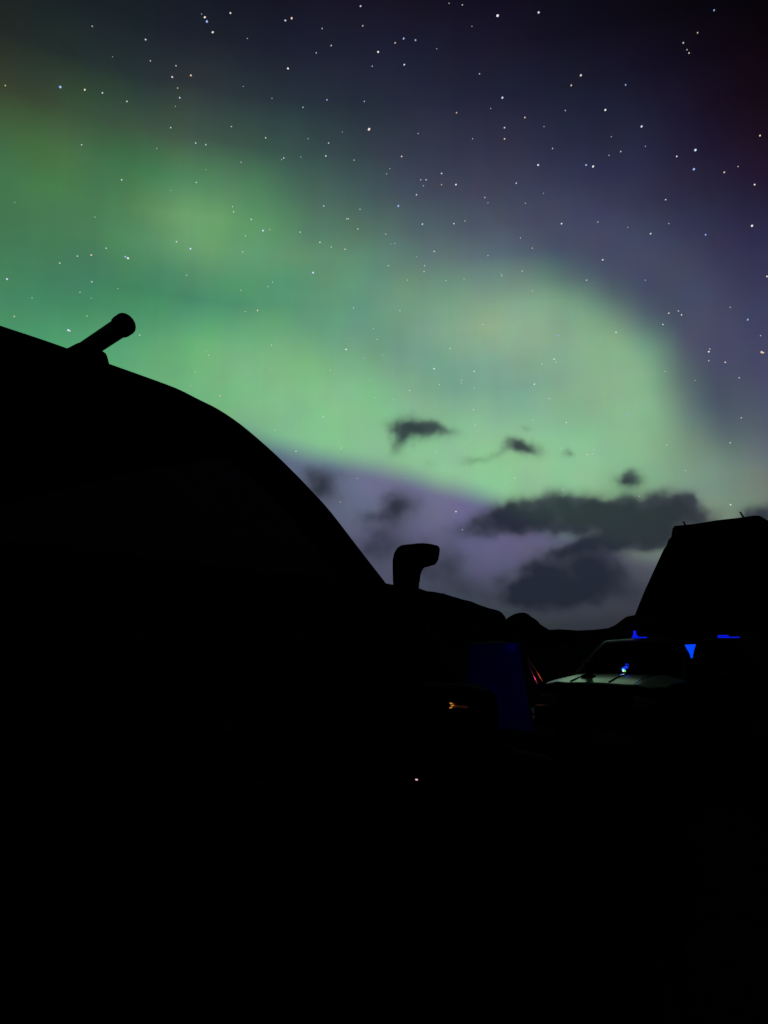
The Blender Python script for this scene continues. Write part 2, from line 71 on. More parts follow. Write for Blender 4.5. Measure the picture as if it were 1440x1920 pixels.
STARS = [(-15.91, 43.0, 1.0, 0), (-15.63, 42.87, 3.0, 2), (-15.44, 42.67, 4.0, 6), (-14.91, 42.16, 3.0, 2), (-13.5, 43.37, 2.5, 2), (-11.97, 42.17, 1.0, 0), (-24.44, 40.79, 1.5, 4), (-20.3, 40.91, 2.0, 0), (-22.75, 39.49, 0.8, 0), (-19.82, 39.82, 1.5, 0), (-17.77, 39.89, 1.5, 0), (-18.02, 39.21, 2.5, 2), (-16.53, 39.53, 2.5, 3), (-17.54, 38.65, 1.5, 3), (-17.33, 38.12, 2.5, 7), (-17.63, 37.57, 1.0, 0), (-12.17, 39.44, 0.8, 0), (-30.13, 36.1, 2.0, 5), (-26.38, 36.98, 4.0, 6), (-24.61, 37.23, 3.0, 2), (-23.3, 37.33, 2.3, 7), (-21.42, 37.21, 2.0, 0), (-17.91, 36.26, 1.8, 0), (-13.02, 36.97, 1.5, 0), (-15.86, 35.62, 2.0, 0), (-15.04, 35.63, 2.0, 0), (-24.52, 34.02, 2.0, 0), (-18.9, 34.84, 1.2, 0), (-12.11, 34.87, 1.5, 0), (-14.95, 34.08, 1.0, 0), (-21.41, 32.47, 2.5, 8), (-15.66, 33.18, 2.0, 0), (-17.64, 32.4, 1.0, 0), (-28.74, 29.55, 1.0, 0), (-23.16, 29.78, 1.3, 0), (-12.67, 31.97, 1.7, 0), (-12.57, 31.63, 2.0, 0), (-11.11, 31.27, 2.2, 2), (-11.54, 30.13, 1.8, 0), (-16.97, 29.14, 2.3, 0), (-15.86, 28.81, 3.5, 7), (-11.71, 29.03, 1.8, 0), (-22.19, 27.93, 2.3, 7), (-2.1, 44.52, 2.3, 7), (-8.75, 43.44, 2.5, 7), (-8.2, 43.6, 3.5, 3), (-5.5, 43.21, 1.5, 0), (-1.9, 43.47, 2.0, 3), (-4.68, 42.31, 1.7, 0), (-5.98, 41.84, 1.5, 0), (-8.41, 40.81, 3.0, 2), (5.82, 44.54, 1.2, 0), (7.0, 44.39, 1.5, 0), (10.06, 43.59, 4.0, 1), (7.8, 43.19, 1.0, 0), (1.75, 42.78, 3.0, 6), (2.8, 42.67, 2.7, 6), (0.99, 42.55, 2.0, 3), (-0.52, 42.05, 3.0, 1), (4.67, 42.14, 1.0, 0), (1.79, 41.32, 2.3, 0), (-1.04, 41.24, 1.3, 0), (8.35, 40.51, 1.5, 0), (10.25, 38.97, 3.5, 7), (-9.71, 38.98, 1.0, 0), (-4.98, 39.19, 2.3, 6), (-7.04, 38.64, 1.5, 0), (-1.72, 39.19, 1.5, 0), (6.3, 38.36, 1.8, 3), (9.23, 38.42, 1.0, 0), (-1.3, 37.52, 5.0, 2), (-10.14, 36.57, 2.0, 4), (-3.6, 37.31, 1.0, 0), (2.96, 37.23, 1.3, 0), (7.62, 36.7, 1.2, 0), (10.35, 37.17, 2.0, 0), (10.32, 36.49, 2.2, 3), (-6.53, 36.76, 1.0, 0), (-4.78, 36.58, 2.0, 0), (-5.0, 35.77, 2.3, 0), (-8.57, 35.44, 1.8, 0), (-8.75, 35.32, 1.3, 0), (-7.13, 35.6, 1.0, 0), (-2.57, 35.58, 1.5, 0), (1.52, 35.83, 2.2, 2), (0.5, 35.07, 1.2, 0), (0.23, 34.73, 1.2, 0), (3.15, 34.31, 1.5, 0), (3.6, 34.3, 2.2, 7), (3.37, 33.92, 1.2, 0), (4.93, 34.66, 2.3, 8), (4.91, 33.94, 1.5, 3), (6.13, 33.89, 2.7, 1), (2.77, 33.35, 2.2, 2), (1.22, 32.64, 4.0, 6), (-5.11, 32.54, 2.0, 8), (-2.04, 32.41, 1.6, 0), (-3.16, 31.75, 1.8, 0), (-3.03, 31.75, 1.8, 0), (8.53, 32.91, 1.8, 0), (8.78, 32.55, 1.3, 0), (3.25, 31.39, 2.4, 0), (5.89, 31.33, 2.2, 0), (6.83, 31.46, 1.5, 0), (-2.21, 31.09, 2.0, 0), (0.14, 30.75, 1.6, 0), (-10.12, 30.6, 3.3, 7), (-9.56, 30.72, 1.5, 4), (-7.04, 30.7, 2.0, 0), (-5.38, 30.09, 2.2, 0), (-4.43, 29.8, 1.7, 0), (-3.27, 29.68, 2.0, 4), (0.58, 30.09, 1.0, 0), (0.9, 30.12, 1.3, 0), (4.21, 29.51, 2.2, 0), (13.59, 43.39, 3.0, 7), (27.31, 40.95, 2.3, 6), (25.99, 40.08, 1.8, 3), (24.89, 39.79, 2.0, 2), (25.12, 39.36, 1.2, 0), (25.25, 39.15, 1.8, 2), (16.83, 39.49, 3.0, 2), (16.01, 39.03, 2.4, 3), (20.32, 38.37, 2.3, 6), (15.43, 37.64, 1.4, 0), (18.62, 37.2, 3.0, 1), (12.08, 37.62, 2.4, 3), (13.63, 36.9, 1.0, 0), (21.33, 35.75, 3.4, 7), (29.62, 33.36, 2.3, 4), (18.96, 35.55, 1.0, 0), (14.25, 35.49, 1.7, 0), (25.13, 33.57, 4.0, 8), (23.76, 33.47, 2.3, 0), (19.62, 34.53, 1.8, 0), (18.7, 34.45, 1.2, 0), (21.51, 34.52, 1.0, 0), (13.02, 34.6, 3.0, 8), (16.87, 34.12, 3.0, 6), (17.41, 33.95, 3.5, 1), (24.91, 32.45, 4.0, 6), (27.0, 31.8, 2.2, 3), (27.97, 31.93, 1.7, 9), (11.17, 33.63, 2.0, 0), (13.36, 32.76, 1.0, 0), (28.95, 30.59, 2.6, 2), (11.86, 32.26, 1.2, 0), (22.72, 30.98, 1.8, 0), (14.7, 30.62, 2.5, 0), (17.54, 30.37, 1.6, 0), (21.45, 29.01, 2.5, 0), (22.82, 29.43, 1.2, 0), (28.52, 28.13, 3.6, 1), (25.35, 28.23, 2.8, 6), (11.36, 30.0, 1.3, 0), (12.28, 29.23, 1.8, 3), (19.79, 29.69, 1.0, 0), (-16.05, 26.98, 1.8, 0), (-25.37, 26.38, 2.0, 0), (-24.19, 27.06, 2.0, 0), (-23.22, 27.3, 2.7, 3), (-20.75, 27.6, 3.0, 6), (-20.55, 27.53, 3.5, 1), (-28.77, 24.66, 3.0, 7), (-23.04, 25.55, 2.0, 0), (-23.81, 24.71, 1.5, 0), (-27.03, 23.78, 1.3, 0), (-21.14, 25.39, 1.3, 0), (-22.99, 24.45, 1.2, 0), (-28.07, 22.34, 2.2, 4), (-23.2, 23.21, 1.5, 0), (-21.19, 23.4, 1.3, 0), (-24.41, 22.04, 4.0, 7), (-24.3, 22.02, 2.5, 7), (-19.33, 22.42, 2.2, 0), (-11.73, 26.37, 1.5, 0), (-11.33, 24.89, 1.5, 0), (-14.25, 21.81, 1.3, 0), (-14.07, 21.52, 1.6, 0), (-15.03, 20.23, 1.6, 0), (-15.31, 19.2, 1.2, 0), (-13.04, 18.63, 2.2, 3), (-9.59, 26.79, 1.6, 0), (-9.21, 27.12, 1.6, 0), (-5.91, 27.97, 3.5, 7), (-10.35, 25.04, 2.5, 2), (-9.16, 22.61, 1.8, 0), (-2.52, 25.57, 1.8, 0), (1.32, 25.39, 1.8, 0), (3.39, 28.54, 1.8, 0), (3.34, 28.13, 1.7, 0), (0.36, 28.58, 1.7, 0), (1.96, 27.56, 1.5, 0), (5.15, 27.44, 1.4, 0), (2.73, 29.18, 1.0, 0), (-0.88, 24.08, 1.5, 0), (-0.57, 23.3, 1.5, 0), (-3.1, 22.53, 3.0, 1), (-3.07, 23.27, 1.0, 0), (-1.61, 21.92, 1.4, 0), (-0.13, 22.12, 1.3, 0), (-4.38, 20.95, 1.5, 0), (5.41, 22.54, 2.0, 0), (4.08, 21.08, 2.7, 1), (4.5, 19.87, 1.7, 0), (-1.17, 20.29, 1.3, 0), (2.08, 19.47, 2.0, 0), (0.78, 18.84, 1.4, 0), (-0.73, 18.92, 1.4, 0), (-4.89, 17.44, 2.4, 0), (-8.72, 16.3, 1.6, 0), (-7.0, 14.74, 2.0, 0), (-3.41, 15.07, 2.0, 0), (4.17, 14.77, 1.7, 0), (0.74, 20.85, 1.1, 0), (0.78, 20.57, 1.0, 0), (-9.19, 20.84, 1.2, 0), (8.66, 29.0, 1.5, 0), (11.4, 27.73, 1.8, 0), (6.65, 27.49, 1.3, 0), (9.71, 27.64, 1.2, 0), (9.75, 27.53, 1.7, 0), (17.75, 27.82, 2.4, 0), (16.44, 26.6, 1.8, 0), (20.83, 26.01, 1.4, 0), (12.15, 26.29, 1.4, 0), (8.08, 24.18, 1.7, 0), (11.09, 24.22, 1.2, 0), (14.06, 22.94, 2.4, 6), (18.44, 22.72, 2.4, 0), (22.35, 23.53, 2.2, 0), (23.04, 23.57, 1.7, 0), (23.24, 23.28, 2.4, 0), (21.88, 22.82, 2.2, 0), (26.59, 23.22, 1.2, 0), (27.67, 22.2, 3.2, 6), (28.39, 21.0, 1.6, 0), (28.36, 19.9, 4.0, 3), (28.46, 19.84, 2.5, 3), (24.91, 20.49, 2.7, 1), (25.0, 20.66, 1.6, 0), (24.86, 19.88, 1.8, 0), (25.95, 19.6, 2.4, 3), (26.77, 18.41, 1.6, 0), (21.8, 19.55, 1.3, 0), (23.82, 18.65, 1.2, 0), (13.65, 21.28, 2.6, 2), (13.8, 21.04, 1.7, 0), (12.68, 21.01, 1.8, 0), (12.04, 19.56, 2.6, 0), (13.15, 18.42, 1.7, 0), (7.31, 20.77, 2.3, 0), (6.26, 20.14, 1.6, 0), (6.26, 19.94, 1.4, 0), (7.28, 19.54, 1.4, 0), (7.2, 17.9, 1.9, 0), (7.3, 16.72, 1.8, 0), (17.35, 18.43, 1.2, 0), (18.94, 16.77, 2.4, 6), (11.81, 16.88, 1.6, 0), (14.37, 16.55, 2.2, 0), (26.68, 15.66, 1.8, 0), (6.89, 15.6, 1.5, 0), (13.88, 14.63, 1.7, 0), (15.81, 14.07, 2.0, 0), (16.21, 14.12, 1.5, 0), (16.34, 14.39, 1.4, 0), (21.55, 14.31, 1.7, 0), (25.82, 14.02, 1.8, 0), (6.55, 13.57, 1.4, 0), (10.26, 12.59, 2.0, 0), (10.01, 12.36, 1.3, 0), (10.03, 11.83, 1.5, 0), (22.7, 12.36, 1.5, 0), (13.87, 11.54, 1.6, 0), (19.42, 10.75, 1.2, 0), (25.51, 9.7, 2.6, 2), (29.17, 24.75, 2.8, 2), (5.65, 10.14, 2.6, 2), (6.12, 8.73, 1.5, 0), (-3.45, 10.91, 1.5, 0), (-2.12, 12.74, 1.3, 0), (1.74, 12.78, 1.1, 0)]
RIDGES = [[(-50.12, 8.17), (-36.71, 7.49), (-24.27, 7.0), (-13.04, 5.86), (-4.95, 5.18), (-0.83, 4.7), (0.83, 4.54), (2.6, 4.29), (3.29, 4.04), (4.52, 3.87), (5.54, 3.54), (6.75, 3.21), (7.35, 2.92), (8.15, 2.68), (8.87, 2.47), (9.14, 2.23), (9.29, 1.91), (9.43, 1.11), (9.68, 0.08)], [(7.29, 0.08), (8.31, 1.11), (9.33, 1.91), (9.82, 2.22), (10.22, 2.34), (10.66, 2.38), (10.93, 2.26), (11.24, 1.98), (11.55, 1.82), (11.77, 1.5), (12.08, 1.3), (12.46, 1.06), (12.91, 0.7), (13.58, 0.04)], [(5.28, 0.32), (9.69, 0.51), (11.86, 0.71), (12.46, 1.06), (13.24, 1.1), (14.39, 1.01), (15.53, 1.05), (16.67, 1.16), (17.24, 1.42), (17.63, 1.73), (18.02, 1.99), (18.58, 2.1), (19.32, 2.21), (21.17, 2.94), (24.0, 3.25), (27.43, 4.25), (35.34, 4.91), (49.04, 5.59)]]


def lin(c):
    c = c / 255.0
    return c / 12.92 if c <= 0.04045 else ((c + 0.055) / 1.055) ** 2.4
def srgb(r, g, b):
    return (lin(r), lin(g), lin(b), 1.0)

# ------------------------------------------------------------------ world: aurora sky
W = bpy.data.worlds.new('World')
SC.world = W
W.use_nodes = True
NT = W.node_tree
NT.nodes.clear()
NL = NT.links
def nd(tree, t, **kw):
    n = tree.nodes.new(t)
    for k, v in kw.items():
        setattr(n, k, v)
    return n
def put(sock, v):
    if isinstance(v, bpy.types.NodeSocket):
        sock.id_data.links.new(v, sock)
    else:
        sock.default_value = v
def mth(op, *a, clamp=False):
    n = nd(NT, 'ShaderNodeMath', operation=op, use_clamp=clamp)
    for i, v in enumerate(a):
        put(n.inputs[i], v)
    return n.outputs[0]
def vmth(op, *a):
    n = nd(NT, 'ShaderNodeVectorMath', operation=op)
    for i, v in enumerate(a):
        put(n.inputs[i], v)
    return n
def mrange(v, a, b, c=0.0, d=1.0, kind='SMOOTHSTEP'):
    n = nd(NT, 'ShaderNodeMapRange', interpolation_type=kind, clamp=True) if kind == 'LINEAR' else nd(NT, 'ShaderNodeMapRange', interpolation_type=kind)
    put(n.inputs[0], v)
    for i, q in enumerate((a, b, c, d)):
        put(n.inputs[1 + i], q)
    return n.outputs[0]
def mixc(f, a, b, bt='MIX'):
    n = nd(NT, 'ShaderNodeMix', data_type='RGBA', blend_type=bt)
    put(n.inputs[0], f); put(n.inputs[6], a); put(n.inputs[7], b)
    return n.outputs[2]
tc = nd(NT, 'ShaderNodeTexCoord')
sep = nd(NT, 'ShaderNodeSeparateXYZ')
NL.new(tc.outputs['Generated'], sep.inputs[0])
sx, sy, sz = sep.outputs
AZ = mth('MULTIPLY', mth('ARCTAN2', sx, sy), 57.29578)
EL = mth('MULTIPLY', mth('ARCSINE', sz), 57.29578)
cmb = nd(NT, 'ShaderNodeCombineXYZ')
NL.new(AZ, cmb.inputs[0]); NL.new(EL, cmb.inputs[1])
P2 = cmb.outputs[0]
def noise(vec, scale, detail=2.0, rough=0.5):
    n = nd(NT, 'ShaderNodeTexNoise')
    put(n.inputs['Vector'], vec)
    n.inputs['Scale'].default_value = scale
    n.inputs['Detail'].default_value = detail
    n.inputs['Roughness'].default_value = rough
    return n
# soft wander of the whole sky so nothing follows the table exactly
wob = noise(P2, 0.09, 2.0)
wv = vmth('SUBTRACT', wob.outputs['Color'], (0.5, 0.5, 0.5))
wv2 = vmth('MULTIPLY', wv.outputs[0], (1.6, 1.0, 0.0))
PW = vmth('ADD', P2, wv2.outputs[0]).outputs[0]
sw = nd(NT, 'ShaderNodeSeparateXYZ')
NL.new(PW, sw.inputs[0])
AZW, ELW = sw.outputs[0], sw.outputs[1]
fac = mth('DIVIDE', mth('ADD', AZW, 38.0), 76.0, clamp=True)
def ramp(h):
    n = nd(NT, 'ShaderNodeValToRGB')
    cr = n.color_ramp
    cr.interpolation = 'LINEAR'
    k = len(h)
    cr.elements[0].position = 0.0
    cr.elements[1].position = 1.0
    cr.elements[0].color = srgb(*h[0])
    cr.elements[1].color = srgb(*h[-1])
    for i in range(1, k - 1):
        e = cr.elements.new(i / (k - 1))
        e.color = srgb(*h[i])
    NL.new(fac, n.inputs[0])
    return n.outputs[0]
def table(rows):
    col = ramp(rows[0][1])
    for i in range(1, len(rows)):
        f = mrange(ELW, rows[i - 1][0], rows[i][0], kind='LINEAR')
        col = mixc(f, col, ramp(rows[i][1]))
    return col
upper = table(SKY_UPPER)
lower = table(SKY_LOWER)
# the soft lower hem of the green curtain
fc = nd(NT, 'ShaderNodeFloatCurve')
cv = fc.mapping.curves[0]
pts = [(0.0, 17.6)] + [((a + 38.0) / 76.0, e) for a, e in HEM] + [(1.0, 4.0)]
cv.points[0].location = (pts[0][0], pts[0][1] / 20.0)
cv.points[1].location = (pts[-1][0], pts[-1][1] / 20.0)
for x, y in pts[1:-1]:
    cv.points.new(x, y / 20.0)
fc.mapping.update()
put(fc.inputs['Value'], fac)
hem = mth('MULTIPLY', fc.outputs[0], 20.0)
hd = mth('SUBTRACT', ELW, hem)
green = mixc(mrange(hd, -1.35, 1.25), lower, upper)
# the rounded right hand limb of the curl, where green drops off to violet
lx = mth('DIVIDE', mth('SUBTRACT', AZW, LIMB[0]), LIMB[2])
ly = mth('DIVIDE', mth('SUBTRACT', ELW, LIMB[1]), LIMB[3])
lr = mth('SQRT', mth('ADD', mth('MULTIPLY', lx, lx), mth('MULTIPLY', ly, ly)))
lw = mth('MULTIPLY', mrange(lr, 0.82, 1.22), mrange(lr, 1.12, 1.48, 1.0, 0.0))
lw = mth('MULTIPLY', lw, mrange(AZW, 9.5, 15.5))
lw = mth('MULTIPLY', lw, mrange(ELW, 11.5, 17.5, 0.0, 0.75))
green = mixc(lw, green, srgb(66, 69, 97))
# fine vertical rays and blotches of tint
rv = vmth('MULTIPLY', P2, (0.42, 0.035, 0.0))
rays = noise(rv.outputs[0], 1.0, 3.0, 0.6)
rf = mrange(rays.outputs[0], 0.25, 0.75, 0.97, 1.03, kind='LINEAR')
rf2 = mixc(mrange(EL, 4.0, 16.0), (1, 1, 1, 1), rf)
sky = mixc(1.0, green, rf2, 'MULTIPLY')
blt = noise(P2, 0.30, 1.0, 0.5)
tint = mixc(0.13, (0.5, 0.5, 0.5, 1), blt.outputs['Color'])
tint2 = vmth('MULTIPLY', tint, (2.0, 2.0, 2.0)).outputs[0]
sky = mixc(1.0, sky, tint2, 'MULTIPLY')
big = noise(P2, 0.075, 1.0, 0.5)
bf = mrange(big.outputs[0], 0.3, 0.7, 0.97, 1.03, kind='LINEAR')
sky = mixc(1.0, sky, bf, 'MULTIPLY')
# rest of the sky, away from the aurora
base = mixc(mrange(EL, 0.0, 40.0), srgb(22, 24, 30), srgb(12, 10, 20))
offl = mrange(AZ, -120.0, -50.0)
offr = mrange(AZ, 40.0, 72.0, 1.0, 0.0)
offt = mrange(EL, 48.0, 72.0, 1.0, 0.0)
keep = mth('MULTIPLY', mth('MULTIPLY', offl, offr), offt)
sky = mixc(keep, base, sky)
# clouds
nw = noise(P2, 0.55, 2.0, 0.5)
nwv = vmth('MULTIPLY', vmth('SUBTRACT', nw.outputs['Color'], (0.5, 0.5, 0.5)).outputs[0], (1.9, 1.3, 0.0)).outputs[0]
PC = vmth('ADD', P2, nwv).outputs[0]
fld = None
for a, e, ra, re, ro, am in CLOUDS:
    mp = nd(NT, 'ShaderNodeMapping', vector_type='TEXTURE')
    put(mp.inputs['Vector'], PC)
    mp.inputs['Location'].default_value = (a, e, 0)
    mp.inputs['Rotation'].default_value = (0, 0, R(ro))
    mp.inputs['Scale'].default_value = (ra, re, 1)
    dt = vmth('DOT_PRODUCT', mp.outputs[0], mp.outputs[0]).outputs['Value']
    ex = mth('EXPONENT', mth('MULTIPLY', dt, -1.0))
    fld = mth('MULTIPLY', ex, am) if fld is None else mth('MULTIPLY_ADD', ex, am, fld)
nc = noise(P2, 0.55, 1.5, 0.45)
fld2 = mth('MULTIPLY', fld, mrange(nc.outputs[0], 0.2, 0.8, 0.82, 1.18, kind='LINEAR'))
dens = mrange(fld2, -0.02, 0.98, 0.0, 0.94)
ccol = mixc(mrange(mth('MULTIPLY', fld2, mrange(nc.outputs[0], 0.3, 0.7, 0.8, 1.2, kind='LINEAR')), 0.35, 1.6), srgb(56, 59, 72), srgb(31, 37, 50))
ccol = mixc(mrange(fld2, 0.3, 1.2, 0.11, 0.0), ccol, sky)
sky = mixc(dens, sky, ccol)
sky = mixc(mrange(EL, -2.0, -0.3), srgb(6, 6, 8), sky)
bg = nd(NT, 'ShaderNodeBackground')
NL.new(sky, bg.inputs[0])
bg.inputs[1].default_value = 1.0
# the last trace of scattered light: a physical sky with its sun far below the horizon
nish = nd(NT, 'ShaderNodeTexSky')
nish.sky_type = 'NISHITA'
nish.sun_disc = False
nish.sun_elevation = R(-14)
nish.sun_rotation = R(20)
bg2 = nd(NT, 'ShaderNodeBackground')
NL.new(nish.outputs[0], bg2.inputs[0])
bg2.inputs[1].default_value = 0.05
ads = nd(NT, 'ShaderNodeAddShader')
NL.new(bg.outputs[0], ads.inputs[0]); NL.new(bg2.outputs[0], ads.inputs[1])
wo = nd(NT, 'ShaderNodeOutputWorld')
NL.new(ads.outputs[0], wo.inputs[0])

# ------------------------------------------------------------------ materials
MATS = {}
def mat(name, col, rough=0.6, metal=0.0, spec=0.5, var=0.25, scale=8.0, bump=0.0, coat=0.0, emit=None, estr=0.0, bscale=None):
    if name in MATS:
        return MATS[name]
    m = bpy.data.materials.new(name)
    m.use_nodes = True
    t = m.node_tree
    b = t.nodes['Principled BSDF']
    tcn = t.nodes.new('ShaderNodeTexCoord')
    no = t.nodes.new('ShaderNodeTexNoise')
    no.inputs['Scale'].default_value = scale
    no.inputs['Detail'].default_value = 5
    t.links.new(tcn.outputs['Object'], no.inputs['Vector'])
    mx = t.nodes.new('ShaderNodeMix'); mx.data_type = 'RGBA'
    t.links.new(no.outputs[0], mx.inputs[0])
    mx.inputs[6].default_value = (col[0] * (1 - var), col[1] * (1 - var), col[2] * (1 - var), 1)
    mx.inputs[7].default_value = (min(1, col[0] * (1 + var)), min(1, col[1] * (1 + var)), min(1, col[2] * (1 + var)), 1)
    t.links.new(mx.outputs[2], b.inputs['Base Color'])
    b.inputs['Roughness'].default_value = rough
    b.inputs['Metallic'].default_value = metal
    b.inputs['Specular IOR Level'].default_value = spec
    b.inputs['Coat Weight'].default_value = coat
    if bump:
        n2 = t.nodes.new('ShaderNodeTexNoise')
        n2.inputs['Scale'].default_value = bscale or scale * 4
        n2.inputs['Detail'].default_value = 6
        t.links.new(tcn.outputs['Object'], n2.inputs['Vector'])
        bp = t.nodes.new('ShaderNodeBump')
        bp.inputs['Strength'].default_value = bump
        bp.inputs['Distance'].default_value = 0.02
        t.links.new(n2.outputs[0], bp.inputs['Height'])
        t.links.new(bp.outputs[0], b.inputs['Normal'])
    if emit:
        b.inputs['Emission Color'].default_value = (*emit, 1)
        b.inputs['Emission Strength'].default_value = estr
    MATS[name] = m
    return m
def glass(name, tint, rough=0.02, refl=0.04, film=1.0):
    if name in MATS:
        return MATS[name]
    m = bpy.data.materials.new(name)
    m.use_nodes = True
    t = m.node_tree
    t.nodes.clear()
    o = t.nodes.new('ShaderNodeOutputMaterial')
    tr = t.nodes.new('ShaderNodeBsdfTransparent'); tr.inputs[0].default_value = (*tint, 1)
    gl = t.nodes.new('ShaderNodeBsdfGlossy'); gl.inputs['Roughness'].default_value = rough; gl.inputs[0].default_value = (film, film * 0.92, film, 1)
    ge = t.nodes.new('ShaderNodeNewGeometry')
    dp = t.nodes.new('ShaderNodeVectorMath'); dp.operation = 'DOT_PRODUCT'
    t.links.new(ge.outputs['Incoming'], dp.inputs[0]); t.links.new(ge.outputs['Normal'], dp.inputs[1])
    def mm(op, a, c):
        n = t.nodes.new('ShaderNodeMath'); n.operation = op
        for i, v in enumerate((a, c)):
            if isinstance(v, bpy.types.NodeSocket): t.links.new(v, n.inputs[i])
            elif v is not None: n.inputs[i].default_value = v
        return n.outputs[0]
    cs = mm('ABSOLUTE', dp.outputs['Value'], None)
    fr = mm('ADD', mm('MULTIPLY', mm('POWER', mm('SUBTRACT', 1.0, cs), 5.0), 1.0 - refl), refl)
    mx = t.nodes.new('ShaderNodeMixShader')
    t.links.new(fr, mx.inputs[0]); t.links.new(tr.outputs[0], mx.inputs[1]); t.links.new(gl.outputs[0], mx.inputs[2])
    t.links.new(mx.outputs[0], o.inputs[0])
    MATS[name] = m
    return m
def fabric(name, col, trans):
    m = bpy.data.materials.new(name)
    m.use_nodes = True
    t = m.node_tree
    t.nodes.clear()
    o = t.nodes.new('ShaderNodeOutputMaterial')
    tcn = t.nodes.new('ShaderNodeTexCoord')
    no = t.nodes.new('ShaderNodeTexNoise'); no.inputs['Scale'].default_value = 5; no.inputs['Detail'].default_value = 5
    t.links.new(tcn.outputs['Object'], no.inputs['Vector'])
    bp = t.nodes.new('ShaderNodeBump'); bp.inputs['Strength'].default_value = 0.4; bp.inputs['Distance'].default_value = 0.03
    t.links.new(no.outputs[0], bp.inputs['Height'])
    mc = t.nodes.new('ShaderNodeMix'); mc.data_type = 'RGBA'
    t.links.new(no.outputs[0], mc.inputs[0])
    mc.inputs[6].default_value = (*[c * .75 for c in col], 1); mc.inputs[7].default_value = (*[min(1, c * 1.25) for c in col], 1)
    df = t.nodes.new('ShaderNodeBsdfDiffuse'); tl = t.nodes.new('ShaderNodeBsdfTranslucent')
    for s in (df, tl):
        t.links.new(mc.outputs[2], s.inputs[0]); t.links.new(bp.outputs[0], s.inputs['Normal'])
    mx = t.nodes.new('ShaderNodeMixShader'); mx.inputs[0].default_value = trans
    t.links.new(df.outputs[0], mx.inputs[1]); t.links.new(tl.outputs[0], mx.inputs[2]); t.links.new(mx.outputs[0], o.inputs[0])
    MATS[name] = m
    return m
def glowmat(name, col, s):
    return mat(name, (0.2, 0.2, 0.2), 0.4, emit=col, estr=s)

mat('dark_paint', (0.006, 0.006, 0.007), 0.8, spec=0.0, bump=0.03)
mat('black_plastic', (0.006, 0.006, 0.006), 0.85, spec=0.01, bump=0.15, scale=30)
mat('black_rubber', (0.010, 0.010, 0.010), 0.95, spec=0.05, bump=0.1)
mat('dark_metal', (0.03, 0.03, 0.032), 0.75, metal=0.4, spec=0.1)
mat('dark_fabric', (0.012, 0.012, 0.013), 0.97, spec=0.02, bump=0.4, scale=14)
mat('sky_lit_paint', (0.62, 0.60, 0.44), 0.30, metal=0.0, spec=1.0, var=0.10, scale=3, coat=1.0, bump=0.02)  # bonnet tone raised to stand for the sky reflected in it
MATS['sky_lit_paint'].node_tree.nodes['Principled BSDF'].inputs['Coat Roughness'].default_value = 0.2
MATS['sky_lit_paint'].node_tree.nodes['Principled BSDF'].inputs['Coat Tint'].default_value = (1.0, 0.97, 0.86, 1)
mat('graphite_paint', (0.005, 0.005, 0.006), 0.8, spec=0.0, bump=0.02)
mat('pillar_paint', (0.03, 0.029, 0.027), 0.4, spec=0.3)  # paler than the body: sky light on pillars and roof painted in
mat('seam_dark', (0.02, 0.02, 0.02), 0.9, spec=0.05)  # plain dark tone of the bonnet seam strips
mat('basalt_gravel', (0.011, 0.011, 0.011), 1.0, spec=0.0, var=0.5, scale=2.5, bump=0.7, bscale=30)
mat('mountain_rock', (0.010, 0.010, 0.010), 1.0, spec=0.0, var=0.4, scale=0.01, bump=0.3, bscale=0.05)
mat('pale_stone', (0.5, 0.5, 0.49), 0.9, spec=0.1, bump=0.4)
mat('headlamp_lens', (0.05, 0.05, 0.05), 0.3, spec=0.3)
mat('red_lens', (0.12, 0.004, 0.004), 0.35, spec=0.3)
mat('wheel_alloy', (0.05, 0.05, 0.05), 0.7, metal=0.3, spec=0.1)
glass('window_glass', (0.06, 0.06, 0.06), 0.12, film=0.5)
glass('privacy_glass', (0.04, 0.04, 0.04), 0.3, film=0.015)
glass('clear_glass', (0.85, 0.9, 0.9), 0.04, film=0.2)
M = MATS

fabric('orange_cord', (0.9, 0.42, 0.25), 0.5)
fabric('pink_cord', (0.9, 0.30, 0.75), 0.5)
# ------------------------------------------------------------------ helpers
def link(name, me, material, parent=None, smooth=False, angle=None):
    o = bpy.data.objects.new(name, me)
    COL.objects.link(o)
    if material is not None:
        me.materials.append(M[material] if isinstance(material, str) else material)
    if parent is not None:
        o.parent = parent
    if smooth:
        for p in me.polygons:
            p.use_smooth = True
        if angle:
            me.set_sharp_from_angle(angle=R(angle))
    return o
def frombm(name, bm, material, parent=None, smooth=False, angle=None):
    bmesh.ops.recalc_face_normals(bm, faces=bm.faces)
    me = bpy.data.meshes.new(name)
    bm.to_mesh(me); bm.free()
    return link(name, me, material, parent, smooth, angle)
def empty(name, loc, rz, label, cat, group=None):
    o = bpy.data.objects.new(name, None)
    COL.objects.link(o)
    o.location = loc
    o.rotation_euler = (0, 0, rz)
    o.empty_display_size = 0.2
    o['label'] = label; o['category'] = cat
    if group:
        o['group'] = group
    return o
def tag(o, label=None, cat=None, group=None, kind=None):
    if label: o['label'] = label
    if cat: o['category'] = cat
    if group: o['group'] = group
    if kind: o['kind'] = kind
    return o
def bevel(bm, w, seg=2):
    if w > 0:
        bmesh.ops.bevel(bm, geom=[e for e in bm.edges if len(e.link_faces) == 2 and e.calc_face_angle(0) > 0.35], offset=w, segments=seg, affect='EDGES', profile=0.5, clamp_overlap=True)
def add_box(bm, c, s, rot=None):
    r = bmesh.ops.create_cube(bm, size=1.0)
    m = Matrix.Translation(c) @ (rot.to_4x4() if rot else Matrix()) @ Matrix.Diagonal((*s, 1))
    bmesh.ops.transform(bm, matrix=m, verts=r['verts'])
